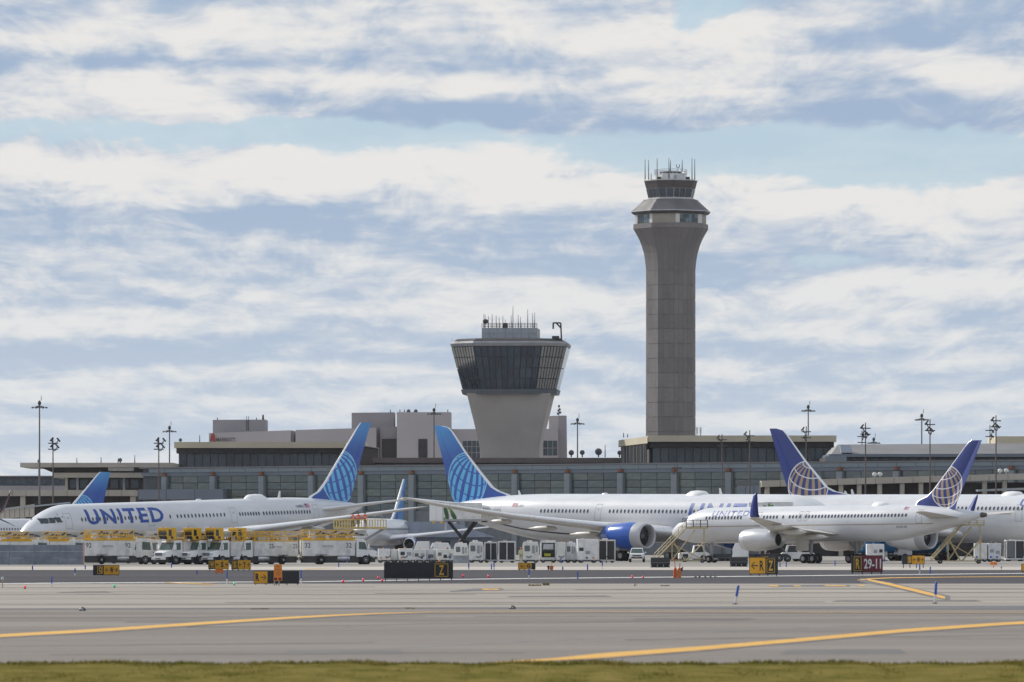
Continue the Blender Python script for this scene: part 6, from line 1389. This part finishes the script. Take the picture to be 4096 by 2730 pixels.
def sign(label, px0, px1, y0, y1, ybase, panels, legs=4, name='taxiway_sign', D=None, group='airfield guidance signs', rz=0):
    """panels: (px0, px1, face, border, [(text, px centre, width px)]) ; text '<' and '>' are arrows"""
    D = D or Dg(ybase); k = F / D; t = thing(name, label, 'sign', (Xp((px0 + px1) / 2, D), D, 0), R_(rz), group); cx = (px0 + px1) / 2; zb_, zt_ = Zp(y1, D), Zp(y0, D); H = zt_ - zb_
    MB().box((px0 - cx) / k, (px1 - cx) / k, 0, .28, zb_, zt_).build('case', SF, t, bevel=.015)
    for i in range(legs):
        x = lerp(px0 + 6, px1 - 6, i / max(1, legs - 1)); MB().box((x - cx) / k - .035, (x - cx) / k + .035, .1, .17, 0, zb_).build('leg', STEEL if legs > 4 else SF, t)
    for (a, b, face, bord, items) in panels:
        pn = MB().box((a - cx) / k + .012, (b - cx) / k - .012, -.02, .01, zb_ + .04, zt_ - .04).build('panel', face, t)
        if bord:
            fr_ = MB(); x0, x1, z0, z1, w_ = (a - cx) / k + .06, (b - cx) / k - .06, zb_ + .1, zt_ - .1, .035
            fr_.box(x0, x1, -.027, -.021, z0, z0 + w_).box(x0, x1, -.027, -.021, z1 - w_, z1).box(x0, x0 + w_, -.0275, -.0215, z0 + w_, z1 - w_).box(x1 - w_, x1, -.0275, -.0215, z0 + w_, z1 - w_); fr_.build('border', bord, pn)
        lc = SYL if face is SK else (SW if face is SR else SK)
        for (s, pc, wp) in items:
            if s in '<>': o = link('arrow', arrow(wp / k, H * .42, s == '<').mesh('arrow', lc), pn, ((pc - cx) / k, -.03, (zb_ + zt_) / 2))
            else:
                me = txt_mesh('letter', s, lc, 1, .025 if H > .9 else .05, 0, fit=(wp / k * (1 if H > .9 else 1.15), H * .6)); link('letter', me, pn, ((pc - wp / 2 - cx) / k, -.03, zb_ + H * .2))
    return t
sign('small black and yellow sign with Q and a two-way W at left', 372, 477, 2261, 2301, 2303, [(372, 386, SK, None, []), (386, 415, SK, SYL, [('Q', 401, 11)]), (415, 477, SY, None, [('<', 428, 14), ('W', 446, 12), ('>', 464, 14)])])
sign('small black and yellow sign with W and a two-way S before the trucks', 833, 915, 2240, 2278, 2284, [(833, 860, SK, SYL, [('W', 847, 13)]), (860, 915, SY, None, [('<', 870, 13), ('S', 888, 9), ('>', 905, 13)])])
sign('small black and yellow sign with S and a two-way Y right of the W sign', 925, 1003, 2240, 2279, 2285, [(925, 951, SK, SYL, [('S', 938, 9)]), (951, 1003, SY, None, [('<', 961, 12), ('Y', 977, 10), ('>', 993, 12)])])
sign('yellow R sign with right arrow and a blank black panel', 1015, 1196, 2284, 2336, 2341, [(1017, 1071, SY, None, [('R', 1029, 14), ('>', 1054, 22)]), (1071, 1184, SK, None, []), (1184, 1195, SK, None, [])], 5)
sign('long black sign with a yellow framed Z at its right end', 1536, 1812, 2249, 2314, 2327, [(1538, 1668, SK, None, []), (1669, 1733, SK, None, []), (1735, 1797, SK, SYL, [('Z', 1766, 20)]), (1798, 1811, SK, None, [])], 7)
sign('small yellow sign with left arrow and Q in the middle distance', 2072, 2142, 2252, 2279, 2283, [(2073, 2127, SY, None, [('<', 2090, 18), ('Q', 2113, 13)]), (2127, 2141, SK, None, [])])
sign('yellow left-arrow R sign joined to a black framed Z', 2997, 3112, 2230, 2297, 2306, [(2998, 3062, SY, None, [('<', 3018, 27), ('R', 3047, 17)]), (3063, 3103, SK, SYL, [('Z', 3083, 18)]), (3103, 3111, SK, None, [])], 4)
sign('black framed R beside a dark red panel reading 29-11', 3405, 3531, 2222, 2290, 2300, [(3406, 3412, SK, None, []), (3412, 3449, SK, SYL, [('R', 3431, 16)]), (3449, 3530, SR, None, [('29-11', 3490, 68)])], 4, name='runway_sign')
sign('small black and yellow sign with S and a two-way W at right', 3608, 3699, 2222, 2258, 2274, [(3608, 3628, SK, None, []), (3628, 3648, SK, SYL, [('S', 3638, 9)]), (3648, 3698, SY, None, [('<', 3658, 13), ('W', 3673, 11), ('>', 3688, 13)])])
sign('yellow sign edge cut off by the right border of the picture', 4086, 4130, 2256, 2288, 2294, [(4087, 4129, SY, None, [])], 2)
def sign_back(label, px0, px1, y0, yb):
    D = Dg(yb); k = F / D; w = (px1 - px0) / k / 2; h = Zp(y0, D); t = thing('sign_back', label, 'sign', (Xp((px0 + px1) / 2, D), D, 0), 0, 'signs seen from behind')
    MB().prism([(0, h * .32), (.34, h * .32), (.34, h), (.08, h), (0, h * .8)], -w, w, axis='x').build('case', SF, t)
    for i in range(4): x = lerp(-w + .05, w - .05, i / 3); MB().box(x - .035, x + .035, .02, .1, 0, h * .33).build('leg', STEEL, t)
    MB().box(-w, w, -.03, -.005, h * .50, h * .54).build('rib', TRIM, t); MB().box(-w, w, .3, .33, .05, h * .32).build('skirt', SF, t)
sign_back('black sign seen from behind at the foot of the boarding stairs', 2603, 2680, 2231, 2273); sign_back('small black sign back, left of a close pair in the distance', 2770, 2838, 2217, 2247); sign_back('small black sign back, right of a close pair in the distance', 2848, 2928, 2216, 2247); sign_back('black sign back just left of the yellow R sign', 2920, 2991, 2229, 2270)
# orange construction notice on posts
D = Dg(2344); k = F / D; t = thing('construction_sign', 'orange notice board on two posts before the blank black panel', 'sign', (Xp(1113, D), D - .4, 0)); zb_, zt_ = Zp(2326, D), Zp(2258, D)
MB().prism([(-17 / k, zb_), (17 / k, zb_ + .04), (16 / k, zt_ + .02), (-16 / k, zt_ - .02)], -.02, .02).build('board', mat('notice_orange', (.66, .23, .04), .6, var=.08), t)
for x in (-15, 4): MB().box(x / k - .03, x / k + .03, .025, .08, 0, zb_ + .3).build('post', STEEL, t)
for i, (y, w) in enumerate(((2267, 8), (2280, 13), (2290, 9), (2300, 9))):
    for j in range(-w, w, 4): MB().box(j / k, (j + 2.6) / k, -.03, -.021, Zp(y, D) - .03, Zp(y, D) + .04).build('faded_mark', mat('faded_brown', (.36, .13, .04), .7, var=0), t)
for x in (-9, 8): MB().box((x - 6) / k, (x + 6) / k, -.03, -.021, Zp(2322, D), Zp(2311, D)).build('red_patch', SR, t)
D = Dg(2297); tb_ = thing('warning_board', 'small orange board on the runway edge below the W sign', 'sign', (Xp(877, D), D, 0)); MB().box(-.3, .3, -.03, .03, .08, .38).build('board', ORANGE, tb_); MB().box(-.25, -.2, -.02, .02, 0, .08).box(.2, .25, -.02, .02, 0, .08).build('foot', DARK, tb_)

# blue edge markers: flexible posts, blue above, white below
MKB = mat('marker_blue', (.03, .09, .42), .5, var=.06); MKW = mat('marker_white', (.66, .66, .66), .5, var=.06)
MARK = [(207, 2306, 2353, 1, 'beside the red lamp at far left'), (300, 2273, 2304, 1, 'left of the Q sign'), (130, 2263, 2281, 0, 'far, before the grey fence'), (341, 2261, 2278, 0, 'far, at the fence end'), (686, 2251, 2272, 0, 'before the leftmost angled truck'), (788, 2280, 2298, 0, 'left of the W sign'),
        (908, 2283, 2337, 1, 'tall, left of the yellow R arrow sign'), (967, 2256, 2282, 1, 'in front of the Y sign'), (1204, 2280, 2336, 1, 'tall, at the right end of the blank panel'), (1355, 2252, 2270, 0, 'before truck 32'), (1389, 2233, 2260, 1, 'close beside truck 32'), (1875, 2251, 2284, 1, 'right of the long Z sign'), (1966, 2255, 2279, 0, 'left of a pair in the middle'), (1976, 2248, 2281, 1, 'right of a pair in the middle'), (2004, 2232, 2252, 0, 'small, before the caged units'),
        (2116, 2271, 2320, 1, 'tall, in front of the small Q sign'), (2311, 2284, 2317, 0, 'plain blue, right of the small Q sign'), (2193, 2262, 2281, 0, 'by the orange bucket'), (2251, 2267, 2281, 0, 'short, right of the orange bucket'), (2350, 2257, 2281, 0, 'right of the middle'), (2409, 2245, 2277, 1, 'below the blue engine'), (2243, 2232, 2254, 0, 'close to the open unit'), (2425, 2228, 2252, 0, 'beside the cage unit'),
        (3120, 2250, 2269, 0, 'left of a pair right of the Z panel'), (3145, 2249, 2269, 0, 'right of a pair right of the Z panel'), (3340, 2242, 2264, 0, 'left of the 29-11 sign'), (3283, 2224, 2246, 0, 'far, under the silver engine'), (3538, 2228, 2263, 1, 'just right of the 29-11 sign'), (3679, 2254, 2298, 1, 'in front of the S and W sign'), (3721, 2267, 2298, 0, 'right of the S and W sign'), (3909, 2220, 2244, 0, 'far, right of the rear stairs'), (3153, 2222, 2240, 0, 'small, far under the airliner')]
for px, yt, yb, two, wh in MARK:
    D = Dg(yb); h = Zp(yt, D); t = thing('edge_marker', 'slim blue%s edge marker post, %s' % (' and white' if two else '', wh), 'marker post', (Xp(px, D), D, 0), 0, 'blue edge marker posts'); r = min(.055, 2.6 * D / F)
    zs = h * .38 if two else .05
    MB().tube((0, 0, 0), (0, 0, zs), r, n=10).build('base', MKW if two else MKB, t); MB().lathe([(zs, r), (h * .93, r), (h, r * .35)], 'z', (0, 0, 0), 10).build('sleeve', MKB, t)
for px, dxt, yt, yb, wh in ((2940, 14, 2341, 2419, 'leaning right near the joint of the taxiway'), (3740, 5, 2327, 2416, 'near the yellow bend at right')):
    D = Dg(yb); k = F / D; h = Zp(yt, D); t = thing('edge_marker', 'tall blue and white edge marker, ' + wh, 'marker post', (Xp(px, D), D, 0), 0, 'blue edge marker posts'); q = Vector((dxt / k, 0, h)); f = .42
    MB().tube((0, 0, .03), q * f, .05, n=10).build('base', MKW, t); MB().tube(q * f, q * .94, .055, .052, n=10).tube(q * .94, q, .052, .02, n=10).build('sleeve', MKB, t); MB().lathe([(0, .11), (.03, .11), (.05, .06)], 'z', (0, 0, 0), 14).build('foot', DARK, t)
# low runway lamps with coloured lenses
RL = mat('lamp_red', (.70, .02, .06), .25, var=0, emit=(1, .03, .08, .35)); GL = mat('lamp_green', (.02, .45, .25), .25, var=0, emit=(.02, .8, .4, .3))
for px, y, r, g, wh in ((100, 2350, 5, 0, 'at far left'), (458, 2345, 5, 1, 'below the Q sign'), (937, 2337, 4, 1, 'left of the yellow R arrow sign'), (1372, 2327, 5, 0, 'first of the four left of the Z sign'), (1453, 2320, 4.5, 0, 'second of the four left of the Z sign'), (1513, 2312, 4.5, 0, 'third of the four left of the Z sign'), (1529, 2323, 4.5, 0, 'fourth, close to the Z sign'), (1853, 2304, 4.5, 0, 'right of the Z sign'), (1955, 2307, 4.5, 0, 'in the middle of the runway edge'), (2530, 2307, 4, 0, 'left of a pair right of the middle'), (2573, 2309, 4, 0, 'right of a pair right of the middle')):
    D = Dg(y + r + 2); k = F / D; rr_ = r / k; t = thing('runway_lamp', '%s runway lamp, %s' % ('green' if g else 'red', wh), 'lamp', (Xp(px, D), D, 0), 0, 'low runway lamps')
    MB().tube((0, 0, 0), (0, 0, .05), rr_ * .9, n=12).build('base', DARK, t); MB().lathe([(.05, rr_ * .8), (.05 + rr_, rr_), (.05 + rr_ * 1.8, rr_ * .6), (.05 + rr_ * 2, .01)], 'z', (0, 0, 0), 14).build('lens', GL if g else RL, t, smooth=True)
for px, y, wh in ((330, 2437, 'left'), (2050, 2430, 'middle')):
    D = Dg(y + 8); k = F / D; t = thing('inset_light', 'dark round light fitting on the taxiway joint, %s one' % wh, 'lamp', (Xp(px, D), D, 0), 0, 'light fittings on the joint')
    MB().lathe([(0, .13), (.05, .13), (.10, .10), (.15, .02)], 'z', (0, 0, 0), 18).build('dome', SK, t, smooth=True); MB().box(-.04, .04, -.14, -.1, .05, .1).build('lens', LAMPG, t)
# orange fittings
def fitting(label, px, yb, h, kind):
    D = Dg(yb); t = thing('orange_lamp_unit', label, 'lamp', (Xp(px, D), D, 0))
    if kind == 0:
        for x in (-.12, .16): MB().prism([(x - .13, 0), (x + .13, 0), (x + .11, h * .8), (x, h), (x - .11, h * .78)], -.16, .16).build('weight_bag', ORANGE, t, bevel=.04)
        MB().prism([(.2, h * .8), (.42, h), (.38, h * .6), (.22, h * .5)], -.1, .1).build('lamp_head', DARK, t); MB().tube((.18, 0, h * .9), (.2, 0, h * 1.3), .035).build('stem', STEEL, t); MB().tube((-.12, -.18, 0), (-.16, -.2, h * 1.75), .03, .022).build('flag_rod', mat('rod_red', (.8, .06, .04), .5, var=0), t)
    elif kind == 1:
        MB().lathe([(0, .12), (h * .7, .17), (h, .19)], 'z', (0, 0, 0), 14).build('bucket', ORANGE, t); MB().prism([(-.42, h * .9), (-.2, h), (-.16, .1), (-.25, .1)], -.05, .05).build('board', DARK, t); MB().tube((0, 0, h), (0, 0, h * 2.0), .02).build('rod', ORANGE, t)
    else:
        MB().tube((0, 0, 0), (0, 0, h * .35), .05).build('stem', ORANGE, t)
        for x in (-.16, .16): MB().lathe([(-.1, .05), (-.09, .17), (.09, .17), (.1, .05)], 'y', (x, 0, h * .65), 14).build('lamp_head', ORANGE, t)
fitting('orange weighted lamp unit with a red rod on the runway edge', 2708, 2313, .78, 0); fitting('orange bucket with a small dark board beyond the runway', 2206, 2282, .38, 1); fitting('orange twin-headed lamp beyond the runway at right', 3974, 2272, .62, 2)
for px, yb, h, wh in ((10, 2352, .6, 'at the left edge'), (4005, 2292, .55, 'at right below the twin lamp')):
    D = Dg(yb); t = thing('stake_light', 'short rusty stake light ' + wh, 'lamp', (Xp(px, D), D, 0), 0, 'rusty stake lights'); MB().tube((0, 0, 0), (0, 0, h * .7), .025).build('stake', mat('rust_yellow', (.45, .28, .06), .7), t); MB().lathe([(h * .7, .05), (h * .8, .09), (h, .05)], 'z', (0, 0, 0), 12).build('head', LGREY, t)
def cone(label, px, D, h=.75):
    t = thing('traffic_cone', label, 'traffic cone', (Xp(px, D), D, 0), 0, 'orange traffic cones'); MB().box(-.2, .2, -.2, .2, 0, .04).build('base', ORANGE, t); MB().lathe([(.04, .16), (h * .35, .115), (h * .55, .085), (h, .025)], 'z', (0, 0, 0), 16).build('body', ORANGE, t, smooth=True)
    for f, r in ((.42, .108), (.66, .072)): MB().lathe([(h * f, r), (h * (f + .14), r - .018)], 'z', (0, 0, 0), 16, cap=False).build('stripe', SW, t)
cone('orange and white traffic cone above the long Z sign', 1758, 630); cone('orange and white traffic cone left under the silver engine', 2964, 640); cone('orange and white traffic cone just above the yellow R sign', 3056, 628)
# weeds in the joints
WE = leaf_mat('weed_dry', (.16, .11, .05), (.26, .19, .09), 6.0); WG = leaf_mat('weed_green', (.05, .08, .03), (.12, .12, .05), 6.0)
def weed(label, px, y, w, h, m, n, seed):
    D = Dg(y); k = F / D; r = random.Random(seed); b = MB()
    for i in range(n):
        x = r.uniform(-1, 1) * w / k / 2; yy = r.uniform(-.3, .3); hh = r.uniform(.4, 1) * h / k; a = r.uniform(-.5, .5) * hh; ww = r.uniform(.008, .02)
        b.add([(x - ww, yy, 0), (x + ww, yy, 0), (x + a * .5 + ww * .7, yy, hh * .6), (x + a, yy, hh), (x + a * .5 - ww * .7, yy, hh * .6)], [(0, 1, 2, 4), (4, 2, 3)])
    o = b.build('weed', m); o.location = (Xp(px, D), D, .01); tag(o, label, 'weed', 'weeds in the pavement joints')
weed('dry tan weed clump on the concrete, left half of the pair near the middle', 2140, 2345, 50, 9, WE, 90, 1); weed('dry tan weed clump on the concrete, right half of the pair near the middle', 2185, 2343, 26, 14, WE, 60, 2); weed('small dry weed patch right of the middle', 2660, 2346, 34, 6, WE, 50, 3)
for i, px in enumerate((2782, 2800, 2822, 2842, 2862)): weed('dark green weed tuft on the runway edge, %s of five in a row' % ('first', 'second', 'third', 'fourth', 'fifth')[i], px, 2312, 8, 10, WG, 14, 10 + i)
weed('single bent dry stalk on the concrete left of the lamp unit', 2540, 2346, 14, 20, WE, 5, 20)
weed('low dry weed patch along the taxiway joint at left', 1040, 2439, 70, 5, WE, 90, 21); weed('low dry weed patch along the taxiway joint, left of the middle', 1640, 2437, 40, 6, WE, 60, 22)
# ------------------------------------------------------------------ air: a thin even haze round the whole place
hz = MB().box(-6200, 6200, -400, 9200, -1.5, 112).build('haze', None)
hm = bpy.data.materials.new('haze_air'); hm.use_nodes = True; N = NT(hm.node_tree); N.n.clear()
pv = N.node('ShaderNodeVolumePrincipled'); pv.inputs['Color'].default_value = (.86, .90, .97, 1); pv.inputs['Density'].default_value = .00002; pv.inputs['Anisotropy'].default_value = .3
oo = N.node('ShaderNodeOutputMaterial'); N.l.new(pv.outputs[0], oo.inputs['Volume'])
hz.data.materials.clear(); hz.data.materials.append(hm); hz['kind'] = 'stuff'; hz['label'] = 'thin pale haze over the airfield'; hz['category'] = 'haze'
